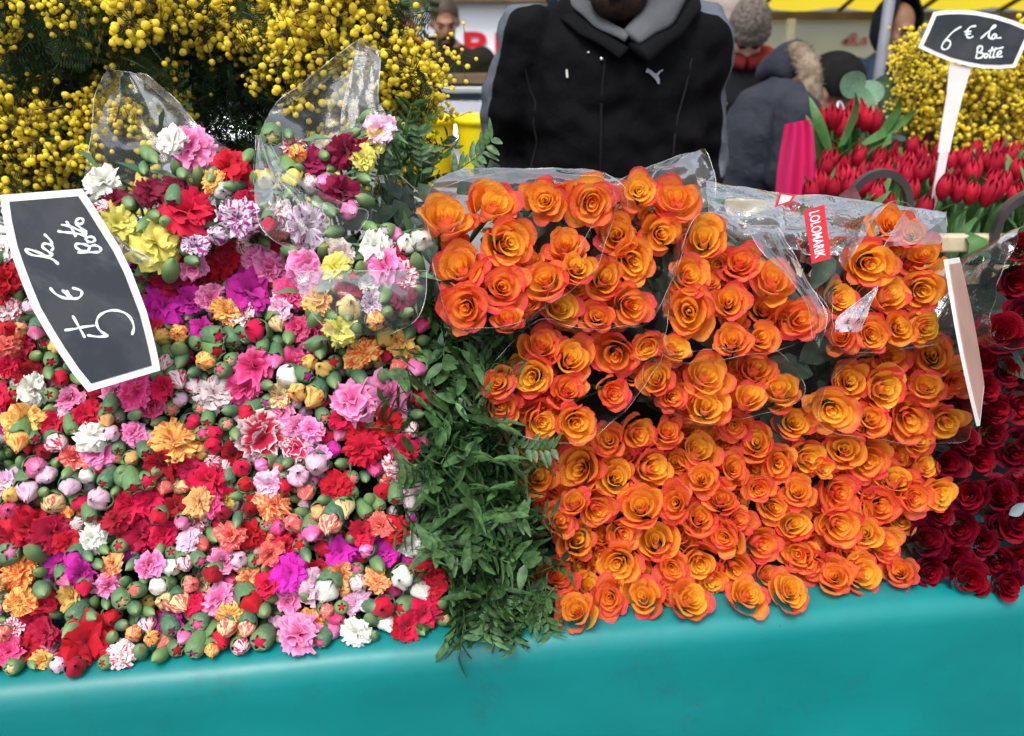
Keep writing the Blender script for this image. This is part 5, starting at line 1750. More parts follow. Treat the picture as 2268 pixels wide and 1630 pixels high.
def stand_person(label, foot, yaw, H, jacket, skin, arms, head_pitch=0.0, head_yaw=0.0, voxel=0.010, lean=0.0, bulk=1.0, hair=None, hat=None, beard=False, stripe_paths=None, wrinkle=0.006, headshift=(0, 0, 0), trousers=None):
    """a standing figure: local x to the picture's right when it faces the viewer, -y is its front"""
    s = H / 1.80
    Mz = Matrix.Rotation(yaw, 3, 'Z')
    W = lambda x, y, z: Mz @ Vector((x * s, y * s, z * s))       # relative to the feet
    mb = MB()
    for sx in (-1, 1):
        mb.tube([W(sx * 0.10, 0, 0.95), W(sx * 0.11, -0.01, 0.52), W(sx * 0.115, 0.01, 0.08)], [0.105 * s, 0.075 * s, 0.06 * s], 14)
        mb.ball(W(sx * 0.12, -0.05, 0.045), (0.05 * s, 0.13 * s, 0.045 * s), Mz)
    X, Y = Mz @ Vector((1, 0, 0)), Mz @ Vector((0, 1, 0))
    L = lambda z: -lean * max(0, z - 0.9)
    mb.rings([(W(0, L(z) + yc, z), X * a * s * bulk, Y * b * s * bulk) for z, a, b, yc in
              ((0.80, 0.195, 0.135, 0), (0.90, 0.205, 0.14, 0), (1.05, 0.20, 0.135, 0), (1.20, 0.215, 0.145, 0), (1.33, 0.225, 0.145, 0), (1.42, 0.215, 0.13, 0.005), (1.485, 0.165, 0.105, 0.01), (1.53, 0.095, 0.08, 0.015), (1.56, 0.06, 0.06, 0.015))], 26)
    hands = []
    for sx, (el, wr) in zip((-1, 1), arms):
        sh = W(sx * 0.195 * bulk, L(1.44), 1.435)
        e, w_ = W(*el), W(*wr)
        mb.ball(sh, 0.078 * s * bulk)
        mb.tube([sh, (sh + e) / 2, e, (e + w_) / 2, w_], [0.074 * s * bulk, 0.066 * s * bulk, 0.058 * s * bulk, 0.052 * s * bulk, 0.042 * s * bulk], 14)
        d = (w_ - e).normalized()
        hands.append((w_, d))
        hand_parts(mb, w_, d, sx, (Mz @ Vector((sx * -0.3, 0.2, 1))), 0.7)
    hc = W(headshift[0], L(1.6) - 0.02 + headshift[1], 1.665 + headshift[2])
    Mh = Mz @ rot(head_yaw, head_pitch)
    head_parts(mb, hc, Mh, W(0, L(1.5) + 0.015, 1.50))
    def mat_of(c):
        if (c - hc).length < 0.165 * s and c.z > W(0, 0, 1.515).z: return 1
        for w_, d in hands:
            if (c - w_).dot(d) > 0.012 and (c - w_).length < 0.22: return 1
        if c.z < 0.085 * s: return 3
        if c.z < 0.82 * s and abs((Mz.transposed() @ c).x) < 0.2 * s and (Mz.transposed() @ c).y > -0.15 * s: return 2
        return 0
    st = None
    if stripe_paths:
        paths = [[W(*p) for p in P] for P in stripe_paths]
        def st(c):
            d = min(seg_dist(c, a, b) for P in paths for a, b in zip(P, P[1:]))
            return max(0.0, min(1.0, 0.5 + ((0.021 if (Mz.transposed() @ c).x < 0 else 0.027) * s - d) / 0.012))
    me = remeshed('body', mb, voxel, [jacket, skin, trousers or M_TROUS, M_SHOE], mat_of, 3, wrinkle, st, foot.x)
    root = thing('person', foot, label, 'person')
    body_me = me
    put('body', me, root)
    P = lambda x, y, z: hc + Mh @ Vector((x, y, z))
    for sx in (-1, 1):
        mb = MB(); mb.ball(P(sx * 0.031, -0.079, -0.008), (0.013, 0.008, 0.007), Mh); put('eye', mb.mesh('eye', M_EYE), root)
        mb = MB(); mb.tube([P(sx * 0.014, -0.094, 0.012), P(sx * 0.032, -0.095, 0.019), P(sx * 0.052, -0.082, 0.012)], [0.004, 0.006, 0.003], 6); put('eyebrow', mb.mesh('eyebrow', M_HAIR), root)
    if beard:
        mb = MB()
        mb.ball(P(0, -0.05, -0.098), (0.060, 0.055, 0.050), Mh)
        mb.tube([P(-0.03, -0.088, -0.072), P(-0.012, -0.101, -0.060), P(0.012, -0.101, -0.060), P(0.03, -0.088, -0.072)], [0.005, 0.008, 0.008, 0.005], 8)
        me = remeshed('beard', mb, 0.006, [M_STUB], lambda c: 0, 2)
        put('beard', me, root)
        mb = MB(); mb.ball(P(0, -0.104, -0.082), (0.022, 0.006, 0.006), Mh); put('lips', mb.mesh('lips', simple('lips', (0.16, 0.06, 0.05), None)), root)
    if hair:
        mb = MB()
        n_, m_ = 26, 10
        pts = []
        for j in range(m_):
            ph = (j / (m_ - 1)) * R(104)
            for k in range(n_):
                a = 2 * math.pi * k / n_
                front = max(0, -math.sin(a))
                ph2 = ph * (1 - 0.42 * front ** 1.5)
                rr = hair[1] * (1 + 0.02 * noise.noise(Vector((a * 3, ph * 6, 0))))
                pts.append(P(0.0795 * rr * math.sin(ph2) * math.cos(a), 0.015 + 0.098 * rr * math.sin(ph2) * math.sin(a), 0.025 + 0.102 * rr * math.cos(ph2)))
        mb.grid(pts, n_, m_, 0, None, True)
        put('hair', mb.mesh('hair', hair[0]), root)
    if hat:
        mb = MB()
        n_, m_ = 40, 18
        pts = []
        for j in range(m_):
            t = j / (m_ - 1)
            ph = t * R(112)
            for k in range(n_):
                a = 2 * math.pi * k / n_
                front = max(0, -math.sin(a))
                ph2 = ph * (1 - 0.24 * front)
                kn = 1.10 + hat[1] * (0.05 * math.sin(a * 14) * math.cos(j * 1.6)) + 0.03 * noise.noise(Vector((a * 2, ph * 3, 5)))
                if t > 0.82: kn += 0.06
                pts.append(P(0.084 * kn * math.sin(ph2) * math.cos(a), 0.012 + 0.103 * kn * math.sin(ph2) * math.sin(a), 0.030 + hat[2] * 0.118 * kn * math.cos(ph2)))
        mb.grid(pts, n_, m_, 0, None, True)
        put('beanie', mb.mesh('beanie', hat[0]), root)
    return root, W, P, hc, Mh, body_me

# the vendor
M_JACK = fabric('black_jacket', (0.0024, 0.0024, 0.0036), (0.004, 0.004, 0.0055), 5, 0.85, 0.5, stripe=(0.11, 0.122, 0.15))
vy = 2.08
vx = at(1352, 250, vy).x
sp = [[(s_ * 0.07, -0.045, 1.53), (s_ * 0.13, -0.05, 1.515), (s_ * 0.20, -0.045, 1.485), (s_ * (0.252 if s_ < 0 else 0.238), -0.035, 1.38), (s_ * (0.287 if s_ < 0 else 0.258), -0.02, 1.19), (s_ * 0.24, -0.2, 1.05)] for s_ in (-1, 1)]
H_V = 1.97
root, W, P, hc, Mh, vme = stand_person('person in black zipped sports jacket with grey sleeve stripes standing behind the roses', Vector((vx, vy, 0)), R(4), H_V, M_JACK, M_SKIN_D,
    (((-0.235, 0.0, 1.17), (-0.13, -0.24, 1.04)), ((0.205, 0.02, 1.16), (0.15, -0.24, 1.04))), head_pitch=R(20), head_yaw=R(-14), voxel=0.009, bulk=0.885, hair=(M_HAIR, 1.04), beard=True, stripe_paths=sp, wrinkle=0.020, lean=0.06, headshift=(-0.015, -0.065, -0.060))
bv = BVHTree.FromPolygons([v.co + root.location for v in vme.vertices], [tuple(p.vertices) for p in vme.polygons])
def on_body(x, y, lift=0.003):
    d = ray(x, y).normalized()
    hit, nrm, _, _ = bv.ray_cast(CAM, d)
    if hit is None: return at(x, y, vy - 0.15), Vector((0, -1, 0))
    if nrm.dot(d) > 0: nrm = -nrm
    return hit + nrm * lift, nrm
def body_patch(name, px, mat, lift=0.003):
    """a small flat badge lying on the jacket, outline given along the photograph"""
    pts = [on_body(x, y, lift)[0] for x, y in px]
    mb = MB(); mb.poly(pts, [tuple(range(len(pts)))])
    return world_put(name, mb, mat, root, False)
M_BADGE = simple('grey_badge', (0.30, 0.31, 0.34), (0.26, 0.27, 0.30), 60, 0.6)
def bp(pts):
    return [((1500 + x * .1767) * NAT, y * .1767 * NAT) for x, y in pts]
def body_ribbon(name, pts, wid, mat, lift=0.003):
    q = [on_body(x, y, lift) for x, y in pts]
    P_ = [a for a, b in q]
    nrm = q[len(q) // 2][1]
    out = []
    for i, p in enumerate(P_):
        tt = P_[min(i + 1, len(P_) - 1)] - P_[max(i - 1, 0)]
        s_ = tt.cross(nrm).normalized() * wid[i]
        out += [p + s_, p - s_]
    mb = MB(); mb.grid(out, 2, len(P_))
    return world_put(name, mb, mat, root)
body_ribbon('badge', bp([(415, 995), (440, 968), (480, 1000), (525, 1040), (560, 1062), (585, 1105), (602, 1165)]), [0.002, 0.0046, 0.004, 0.0042, 0.0058, 0.0045, 0.0018], M_BADGE, 0.005)['label'] = 'small grey leaping cat emblem'
body_ribbon('badge', bp([(560, 1062), (590, 1030), (615, 995), (655, 972)]), [0.0045, 0.0022, 0.0017, 0.001], M_BADGE, 0.0054)
zl = [(1356, 92), (1340, 130), (1334, 180), (1331, 240), (1330, 300), (1330, 360), (1330, 410)]
body_ribbon('zip', zl, [0.0025] * 7, simple('black_zip', (0.006, 0.006, 0.007), None, rough=0.6, spec=0.2), 0.004)
for x, y, r in ((1461, 92, 0.0055), (1332, 131, 0.004), (1304, 118, 0.003)):
    p, nrm = on_body(x, y, 0.005)
    mb = MB(); mb.ball(p, (r, r, r * 0.5), frame_q(nrm).to_matrix()); world_put('snap', mb, simple('metal_snap', (0.6, 0.6, 0.6), None, rough=0.25, metal=0.8), root)
body_ribbon('zip_pull', [(1258, 153), (1258, 162), (1259, 172)], [0.0022] * 3, simple('zip_pull', (0.6, 0.6, 0.6), None, rough=0.3), 0.009)
M_SEAM = simple('jacket_seam', (0.0085, 0.0085, 0.0105), None, rough=0.8)
body_ribbon('seam', [(1163, 150), (1172, 192), (1188, 228), (1183, 272), (1191, 316), (1180, 362), (1178, 400)], [0.0022] * 7, M_SEAM, 0.003)
body_ribbon('seam', [(1530, 130), (1517, 192), (1499, 256), (1493, 304), (1489, 352), (1490, 400)], [0.0022] * 6, M_SEAM, 0.003)
# grey hood lying round the neck and the raised black collar
rl = Vector(root.location)
def hoodband(name, pts, rad, mat, flat):
    mb = MB(); mb.tube(smooth_line(pts, 6), [rad(i / 60) if callable(rad) else rad for i in range((len(pts) - 1) * 6 + 1)], 12, 0, True, flat)
    for i, v in enumerate(mb.v):
        q = Vector(v); mb.v[i] = tuple(q + noise.noise_vector(q * 14) * 0.008)
    put(name, mb.mesh(name, mat), root)
M_HOOD = fabric('grey_hood', (0.07, 0.073, 0.08), (0.105, 0.108, 0.118), 8)
M_COLL = fabric('black_collar', (0.0035, 0.0035, 0.005), (0.006, 0.006, 0.007), 8)
nk = W(0, -0.06 * 0.6, 1.5)
hoodband('hood', [W(0.0, -0.175, 1.432), W(0.045, -0.150, 1.465), W(0.085, -0.10, 1.51), W(0.105, -0.01, 1.545), W(0.07, 0.08, 1.55), W(-0.01, 0.10, 1.545), W(-0.085, 0.04, 1.54), W(-0.092, -0.05, 1.515), W(-0.052, -0.135, 1.465), W(-0.005, -0.175, 1.432)], lambda t: lerp(0.016, 0.031, min(1, t * 6)) if t < 0.4 else lerp(0.031, 0.009, min(1, (t - 0.4) * 2.2)), M_HOOD, (1.3, 0.6))
hoodband('collar', [W(0.012, -0.18, 1.405), W(0.065, -0.15, 1.44), W(0.115, -0.09, 1.485), W(0.135, 0.0, 1.515), W(0.09, 0.10, 1.52), W(-0.02, 0.125, 1.515), W(-0.11, 0.05, 1.51), W(-0.118, -0.05, 1.485), W(-0.065, -0.145, 1.44), W(-0.012, -0.18, 1.405)], lambda t: 0.026 if t < 0.45 else 0.014, M_COLL, (1.2, 0.6))

# people further off
J1 = fabric('dark_brown_jacket', (0.012, 0.011, 0.008), (0.018, 0.017, 0.012))
p1 = at(985, 100, 5.35)
stand_person('person with shaved head in dark brown jacket looking down behind the glass counter', Vector((p1.x, 5.35, 0)), R(8), 1.735, J1, M_SKIN_M,
    (((-0.27, -0.02, 1.15), (-0.12, -0.27, 1.10)), ((0.30, 0.0, 1.14), (0.14, -0.28, 1.10))), head_pitch=R(24), voxel=0.012, hair=(simple('cropped_hair', (0.05, 0.035, 0.02), None), 1.01), beard=True, bulk=1.12, headshift=(0, -0.03, 0))
J2 = fabric('purple_coat', (0.07, 0.02, 0.10))
p2 = at(1592, 60, 4.6)
stand_person('person in plain taupe beanie and purple coat half hidden by the vendor shoulder', Vector((p2.x, 4.6, 0)), R(30), 1.70, J2, M_SKIN_P,
    (((-0.25, 0, 1.15), (-0.2, -0.2, 1.0)), ((0.25, 0, 1.15), (0.2, -0.2, 1.0))), head_pitch=R(22), voxel=0.013, hat=(fabric('taupe_knit', (0.30, 0.24, 0.22)), 0.0, 1.25), hair=(M_HAIR, 1.06))
J3 = fabric('black_coat', (0.008, 0.008, 0.009))
p3 = at(1655, 60, 4.45)
root3, W3, P3, hc3, Mh3, me3 = stand_person('person in grey chunky knit beanie and black coat with red scarf looking down', Vector((p3.x, 4.45, 0)), R(-8), 1.70, J3, M_SKIN_P,
    (((-0.25, 0, 1.15), (-0.15, -0.25, 1.05)), ((0.25, 0, 1.15), (0.15, -0.25, 1.05))), head_pitch=R(56), voxel=0.013, hat=(simple('grey_knit', (0.20, 0.17, 0.15), (0.09, 0.075, 0.065), 60, 0.9, 0.1, bump=0.8, bscale=70, bdist=0.01), 1.0, 1.2), headshift=(0.0, -0.08, -0.02))
mb = MB(); mb.tube(smooth_line([W3(0.0, -0.13, 1.50), W3(0.09, -0.08, 1.52), W3(0.11, 0.03, 1.54), W3(0, 0.11, 1.55), W3(-0.11, 0.03, 1.54), W3(-0.09, -0.08, 1.52), W3(0.0, -0.13, 1.50)], 5), 0.035, 10); put('scarf', mb.mesh('scarf', fabric('red_scarf', (0.16, 0.016, 0.018))), root3)
for sx in (-0.10, 0.12):
    mb = MB(); mb.ball(W3(sx, -0.165, 1.31), 0.016); put('button', mb.mesh('button', M_WHITE), root3)
J4 = fabric('navy_parka', (0.016, 0.026, 0.055), (0.024, 0.038, 0.075))
p4 = at(1978, 100, 4.9)
root4, W4, P4, hc4, Mh4, me4 = stand_person('person in navy parka with hood up standing by the grey pole', Vector((p4.x, 4.9, 0)), R(16), 1.69, J4, M_SKIN_M,
    (((-0.27, 0, 1.15), (-0.13, -0.26, 1.12)), ((0.27, 0, 1.15), (0.13, -0.26, 1.12))), head_pitch=R(14), voxel=0.013, bulk=1.15)
mb = MB()
pts = []
for j in range(12):
    ph = R(8) + j / 11 * R(150)
    for k in range(19):
        a = R(-36) + R(252) * k / 18
        rr = 1.27 + 0.03 * math.sin(j * 1.7 + k)
        pts.append(P4(0.082 * rr * math.sin(ph) * math.cos(a), 0.02 + 0.104 * rr * math.sin(ph) * math.sin(a), 0.01 + 0.125 * rr * math.cos(ph)))
mb.grid(pts, 19, 12)
ho = put('hood', mb.mesh('hood', fabric('dark_navy_hood', (0.008, 0.011, 0.02))), root4)
m_ = ho.modifiers.new('thick', 'SOLIDIFY'); m_.thickness = 0.012

# the stooping person
J5 = fabric('slate_grey_jacket', (0.024, 0.027, 0.038), (0.036, 0.040, 0.052), 5, 0.7, 0.8)
YB = 3.25
fx = at(1655, 400, YB).x
A = lambda x, y, dy=0.0: at(x, y, YB + dy)
mb = MB()
hip = A(1650, 455, 0.06); sh = A(1738, 225, 0.0); hd = A(1838, 205, -0.03)
ax_ = (sh - hip).normalized()
Bv = Vector((0, 1, 0))
Av = ax_.cross(Bv).normalized()
mb.rings([(hip - ax_ * 0.12, Av * 0.15, Bv * 0.15), (hip, Av * 0.185, Bv * 0.19), (hip.lerp(sh, 0.35), Av * 0.185, Bv * 0.20), (hip.lerp(sh, 0.7), Av * 0.18, Bv * 0.215), (sh, Av * 0.145, Bv * 0.20), (sh + ax_ * 0.07 + Vector((0.02, 0, 0)), Av * 0.09, Bv * 0.12)], 24)
for dy in (-0.19, 0.19):
    s0 = sh + Vector((-0.01, dy, -0.03)); e0 = A(1735, 395, dy * 1.1) ; w0 = A(1800, 520, dy - 0.05)
    mb.ball(s0, 0.085); mb.tube([s0, (s0 + e0) / 2, e0, w0], [0.08, 0.072, 0.065, 0.045], 14)
    hand_parts(mb, w0, (w0 - e0).normalized(), 1 if dy > 0 else -1, Vector((0, -1, 0.2)), 0.8)
    k0 = Vector((hip.x + 0.05, hip.y + dy * 0.55, 0.5)); f0 = Vector((hip.x - 0.02, hip.y + dy * 0.6, 0.07))
    mb.tube([hip - ax_ * 0.03 + Vector((0, dy * 0.5, 0)), k0, f0], [0.12, 0.08, 0.06], 14)
    mb.ball(f0 + Vector((0.07, 0, -0.025)), (0.13, 0.05, 0.045))
Mh5 = Matrix.Rotation(R(68), 3, 'Z') @ Matrix.Rotation(R(42), 3, 'X')
head_parts(mb, hd, Mh5, sh + ax_ * 0.04)
def mo5(c):
    if (c - hd).length < 0.155: return 1
    for dy in (-0.19, 0.19):
        if (c - A(1800, 520, dy - 0.05)).length < 0.13 and c.z < A(1800, 515).z: return 1
    if c.z < 0.09: return 3
    if c.z < hip.z - 0.08 and c.x < hip.x + 0.28: return 2
    return 0
feet5 = Vector((hip.x, hip.y, 0))
mb.v = [tuple(Vector(v) - feet5) for v in mb.v]
me5 = remeshed('body', mb, 0.010, [J5, M_SKIN_M, M_TROUS, M_SHOE], lambda c: mo5(c + feet5), 3, 0.008, None, 3.0)
r5 = thing('person', feet5, 'person stooping forward in slate grey jacket with fur trimmed hood and black hair', 'person')
put('body', me5, r5)
mb = MB()
pts = []
for j in range(11):
    ph = j / 10 * R(112)
    for k in range(26):
        a = 2 * math.pi * k / 26
        front = max(0, -math.sin(a))
        ph2 = ph * (1 - 0.38 * front)
        rr = 1.08 + 0.03 * noise.noise(Vector((a * 4, ph * 5, 2)))
        pts.append(hd + Mh5 @ Vector((0.08 * rr * math.sin(ph2) * math.cos(a), 0.015 + 0.1 * rr * math.sin(ph2) * math.sin(a), 0.025 + 0.104 * rr * math.cos(ph2))))
mb.grid(pts, 26, 11, 0, None, True)
world_put('hair', mb, M_HAIR, r5)
# fur ruff: a thick ring of short tufts round the hood's mouth
ruff = [A(1745, 118, 0.10), A(1775, 120, 0.0), A(1795, 165, -0.09), A(1792, 225, -0.13), A(1775, 285, -0.10), A(1762, 300, 0.0), A(1768, 250, 0.12), A(1755, 170, 0.14), A(1745, 118, 0.10)]
rp = smooth_line(ruff, 6)
mb = MB(); mb.tube(rp, 0.038, 12)
for v in range(3000):
    i = random.randrange(len(rp) - 1)
    p = rp[i].lerp(rp[i + 1], random.random())
    d = Vector((random.gauss(0, 1), random.gauss(0, 1), random.gauss(0, 1))).normalized()
    s_ = d.orthogonal().normalized()
    b = p + d * 0.034
    d = (d + Vector((random.gauss(0, .4), random.gauss(0, .4), random.gauss(0, .4) - 0.2))).normalized()
    L = random.uniform(0.010, 0.024)
    mb.poly([b - s_ * 0.003, b + s_ * 0.003, b + d * L], [(0, 1, 2)])
world_put('fur_trim', mb, simple('brown_fur', (0.13, 0.10, 0.07), (0.24, 0.19, 0.14), 18, 0.9, 0.1, lo=0.4, hi=0.6), r5)
mb = MB(); mb.tube(smooth_line([A(1700, 150, 0.16), A(1742, 128, 0.05), A(1765, 160, 0.06), A(1760, 230, 0.08), A(1748, 280, 0.05)], 5), [0.05 + 0.015 * math.sin(i * 0.2) for i in range(21)], 12, 0, True, (1.3, 0.7)); world_put('hood', mb, J5, r5)

# ------------------------------------------------------------------ the stalls behind
M_TARP = simple('white_tarpaulin', (0.90, 0.92, 0.94), (0.86, 0.89, 0.93), 1.2, 0.45, 0.4, bump=0.2, bscale=3, bdist=0.03)
M_TARP2 = simple('pale_blue_tarpaulin', (0.60, 0.66, 0.67), (0.54, 0.58, 0.57), 1.0, 0.5, 0.3, bump=0.2, bscale=3, bdist=0.03)
M_BROWN = simple('brown_beam', (0.16, 0.115, 0.065), (0.11, 0.08, 0.05), 6, 0.8, 0.2)
M_REDPRINT = simple('red_print', (0.58, 0.005, 0.02), None, rough=0.5)
M_PALEPRINT = simple('faded_red_print', (0.50, 0.22, 0.22), None, rough=0.6)
def sheet(name, x0, x1, z0, z1, Y, mat, label, cat, amp=0.015):
    mb = MB()
    nx, nz = 60, 14
    mb.grid([(lerp(x0, x1, i / nx), Y + amp * math.sin(i * 0.7 + 0.3 * j) + amp * 0.6 * math.sin(i * 0.31), lerp(z0, z1, j / nz)) for j in range(nz + 1) for i in range(nx + 1)], nx + 1, nz + 1)
    o = put(name, mb.mesh(name, mat))
    return tag(o, label, cat)
YL = 6.2
ztop = at(1000, 8, YL).z
bl = sheet('banner', -5.0, 1.1, 0.2, ztop, YL, M_TARP, 'white banner with large red letters behind the man in the brown jacket', 'banner', 0.006)
def banner_text(body, px0, py0, px1, py1, Y, mat, par, off=0.03):
    a, b = at(px0, py1, Y), at(px1, py0, Y)
    o = text_on('lettering', body, Vector((a.x, Y, a.z)), Vector((b.x - a.x, 0, 0)), Vector((0, 0, b.z - a.z)), mat, None, off)
    o.parent = par
    return o
banner_text('R', 880, 15, 926, 62, YL - 0.02, M_REDPRINT, bl)
banner_text('e', 890, 72, 938, 134, YL - 0.02, M_REDPRINT, bl)
banner_text('P', 1028, 70, 1078, 128, YL - 0.02, M_REDPRINT, bl)
banner_text('F', 1097, 72, 1140, 140, YL - 0.02, M_REDPRINT, bl)
def box_thing(name, c, sx, sy, sz, mat, label, cat):
    mb = MB(); mb.box(Vector((0, 0, 0)), sx, sy, sz)
    o = put(name, mb.mesh(name, mat, False), None, c)
    m_ = o.modifiers.new('bevel', 'BEVEL'); m_.width = min(sx, sy, sz) * 0.12; m_.segments = 2
    return tag(o, label, cat)
box_thing('beam', Vector((-1.95, YL - 0.08, ztop + 0.10)), 6.2, 0.1, 0.2, M_BROWN, 'brown beam along the top of the white banner', 'beam')
# glass counter
gc = thing('glass_counter', Vector((-0.6, 5.0, 0)), 'glass fronted display counter with wooden shelf in front of the man in the brown jacket', 'counter')
zt = at(1000, 195, 4.95).z
plank('shelf', Vector((-0.55, 5.2, zt + 0.035)), 2.2, 0.18, 0.05, M_BROWN, gc)
plank('top_rail', Vector((-0.55, 5.0, zt - 0.012)), 2.2, 0.05, 0.03, simple('steel_rail', (0.55, 0.60, 0.66), None, rough=0.25, metal=0.6), gc)
def glass():
    m, n, out = new_mat('counter_glass')
    p = node(n, 'ShaderNodeBsdfGlossy'); p.inputs['Roughness'].default_value = 0.05
    tr = node(n, 'ShaderNodeBsdfTransparent'); tr.inputs[0].default_value = (0.55, 0.66, 0.78, 1)
    mx = node(n, 'ShaderNodeMixShader'); mx.inputs[0].default_value = 0.35
    n.links.new(tr.outputs[0], mx.inputs[1]); n.links.new(p.outputs[0], mx.inputs[2]); n.links.new(mx.outputs[0], out.inputs['Surface'])
    return m
mb = MB(); slab(mb, [Vector((-1.64, 4.84, zt - 0.255)), Vector((0.54, 4.84, zt - 0.255)), Vector((0.54, 4.92, zt - 0.14)), Vector((0.54, 5.02, zt - 0.03)), Vector((-1.64, 5.02, zt - 0.03)), Vector((-1.64, 4.92, zt - 0.14))], Vector((0, -0.76, 0.65)), 0.006)
world_put('pane', mb, glass(), gc, False)
plank('cabinet', Vector((-0.55, 5.1, (zt - 0.26) / 2)), 2.2, 0.4, zt - 0.26, simple('white_cabinet', (0.6, 0.62, 0.65), None), gc)
plank('rear_panel', Vector((-0.55, 5.29, zt - 0.13)), 2.2, 0.02, 0.24, simple('blue_grey_panel', (0.42, 0.50, 0.64), (0.32, 0.40, 0.54), 4), gc)
for k, (x, w_, c_) in enumerate(((1005, 0.16, (0.75, 0.62, 0.48)), (1050, 0.12, (0.85, 0.85, 0.82)), (965, 0.14, (0.8, 0.75, 0.68)), (1075, 0.10, (0.85, 0.86, 0.86)))):
    p = at(x, 240, 5.05)
    mb = MB(); mb.rings([(Vector((0, 0, 0)), Vector((w_ / 2, 0, 0)), Vector((0, 0.06, 0))), (Vector((0, 0, 0.02)), Vector((w_ / 2 * 1.1, 0, 0)), Vector((0, 0.07, 0))), (Vector((0, 0, 0.05)), Vector((w_ / 2.6, 0, 0)), Vector((0, 0.05, 0)))], 14)
    tag(put('tray', mb.mesh('tray', simple('pale_food', c_, None, rough=0.5)), None, (p.x, 5.08, zt - 0.255)), ('pale brown heap inside the glass counter', 'small white heap inside the glass counter beside the vendor\'s arm', 'cream heap inside the glass counter behind the mimosa tips', 'white heap at the end of the glass counter next to the vendor')[k], 'food')
# yellow buckets on a brown table
M_YEL = simple('yellow_bucket', (0.88, 0.72, 0.006), (0.84, 0.66, 0.005), 3, 0.4, 0.4, transl=0.15)
zb, zk = at(950, 386, 4.2).z, at(950, 256, 4.2).z
bx = thing('bucket_table', Vector((-0.3, 4.25, 0)), 'low brown table carrying the yellow buckets', 'table')
plank('tabletop', Vector((-0.45, 4.3, zb - 0.02)), 1.9, 0.5, 0.035, M_BROWN, bx)
for x in (-1.3, 0.4):
    plank('leg', Vector((x, 4.3, zb / 2 - 0.02)), 0.06, 0.4, zb - 0.04, M_BROWN, bx)
for k, (px, lab) in enumerate(((952, 'yellow bucket behind the dark leafy sprigs'), (1070, 'yellow bucket half hidden by the vendor\'s sleeve'))):
    c = at(px, 380, 4.2)
    hgt = zk - zb
    b = thing('bucket', Vector((c.x, 4.2, zb)), lab, 'bucket', 'yellow buckets on the brown table')
    r1, r2 = 0.098, 0.125
    mb = MB()
    prof = [(0.0, 0.002), (r1, 0.002), (r1 + 0.002, 0.01), (lerp(r1, r2, 0.9), hgt * 0.86), (lerp(r1, r2, 0.92), hgt * 0.87), (r2 + 0.006, hgt * 0.87), (r2 + 0.008, hgt * 0.99), (r2 + 0.002, hgt), (r2 - 0.006, hgt * 0.99), (r1 - 0.004, 0.02), (0, 0.018)]
    lathe(mb, [(r, z, 0) for r, z in prof], 36)
    put('tub', mb.mesh('tub', M_YEL), b)
    mb = MB(); mb.tube([(math.cos(a) * (r2 + 0.012), math.sin(a) * -0.02 - 0.02, hgt * 0.8 - abs(math.sin(a)) * 0.1) for a in [math.pi * i / 16 for i in range(17)]], 0.003, 6)
    put('handle', mb.mesh('handle', simple('wire', (0.6, 0.6, 0.55), None, rough=0.3, metal=0.6)), b)

# right stall: pale banner, brown rail, yellow awning on ribs
YR = 6.6
zr_ = at(1800, 42, YR).z
br_ = sheet('banner', 1.15, 7.5, 0.3, zr_ - 0.01, YR, M_TARP2, 'pale blue banner with faded red script under the yellow awning', 'banner', 0.01)
def script(strokes, Y, wid, mat, par):
    mb = MB()
    for st in strokes:
        ribbon(mb, [at(x, y, Y) for x, y in st], wid, Vector((0, -1, 0)))
    o = put('lettering', mb.mesh('lettering', mat)); o.parent = par
script([[(1868, 98), (1880, 85), (1892, 76), (1896, 82), (1880, 98), (1870, 92), (1885, 88), (1898, 98), (1906, 94)], [(1910, 92), (1918, 84), (1914, 96), (1922, 92)]], YR - 0.03, 0.022, M_PALEPRINT, br_)
script([[(1668, 72), (1676, 64), (1680, 74)], [(1690, 66), (1690, 76), (1698, 68)], [(1682, 98), (1690, 92), (1690, 106), (1698, 100)]], YR - 0.03, 0.012, M_PALEPRINT, br_)
box_thing('rail', Vector((4.3, YR - 0.1, zr_ + 0.02)), 6.4, 0.07, 0.055, M_BROWN, 'brown rail along the back edge of the yellow awning', 'rail')
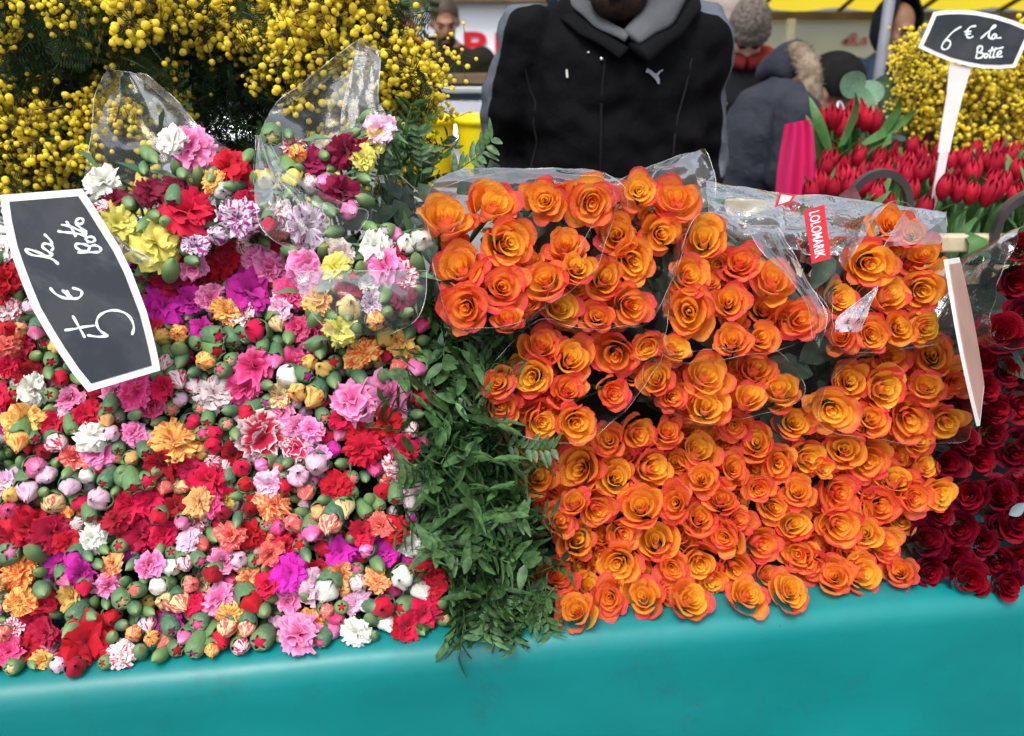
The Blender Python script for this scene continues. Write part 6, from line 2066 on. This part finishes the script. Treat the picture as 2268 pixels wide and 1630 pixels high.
aw = thing('awning', Vector((4.3, 5.8, 2.0)), 'bright yellow awning on brown ribs over the far stall', 'awning')
def awning_mat():
    m, n, out = new_mat('yellow_awning')
    c = (0.95, 0.74, 0.04)
    finish(n, out, c, 0.6, 0.2, None, transl=0.55)
    return m
mb = MB()
Ys = [6.62, 6.3, 5.9, 5.5, 5.0, 4.4]
zs = [zr_ + 0.05 + 0.30 * (6.62 - y) for y in Ys]
pts = []
nx = 80
for y, z in zip(Ys, zs):
    for i in range(nx + 1):
        x = lerp(1.15, 7.6, i / nx)
        pts.append((x, y, z - 0.03 * abs(math.sin((x - 1.15) / 0.55 * math.pi)) + 0.03))
mb.grid(pts, nx + 1, len(Ys))
world_put('canopy', mb, awning_mat(), aw)
for k in range(12):
    x = 1.15 + 0.55 * k
    mb = MB(); mb.tube([(x, Ys[0], zs[0] - 0.01), (x, Ys[-1], zs[-1] - 0.01)], 0.016, 6); world_put('rib', mb, M_BROWN, aw)
box_thing('post', Vector((at(1748, 90, YR - 0.3).x, YR - 0.3, 1.0)), 0.05, 0.05, zr_ * 2 - 2.0 + 0.0, M_OFFWHITE, 'pale post standing in front of the blue banner', 'post')
po = thing('pole', Vector((at(1957, 95, 3.9).x, 3.9, 0)), 'grey metal pole in front of the hooded person', 'pole')
mb = MB(); mb.tube([(0, 0, 0.012), (0, 0, 2.7)], 0.022, 20); put('tube', mb.mesh('tube', simple('grey_steel', (0.27, 0.28, 0.32), (0.22, 0.23, 0.27), 8, 0.4, 0.5, metal=0.3)), po)
mb = MB(); mb.box((0, 0, 0.006), 0.12, 0.12, 0.01); put('foot_plate', mb.mesh('foot_plate', M_HOOP, False), po)
cn = thing('stall_counter', Vector((3.3, 5.6, 0)), 'low stall counter with dark cloth under the pale blue banner', 'counter')
plank('counter_top', Vector((3.4, 5.6, 0.95)), 4.0, 0.8, 0.04, M_BROWN, cn)
plank('front_cloth', Vector((3.4, 5.21, 0.465)), 4.0, 0.02, 0.92, M_DARK, cn, 0.002)
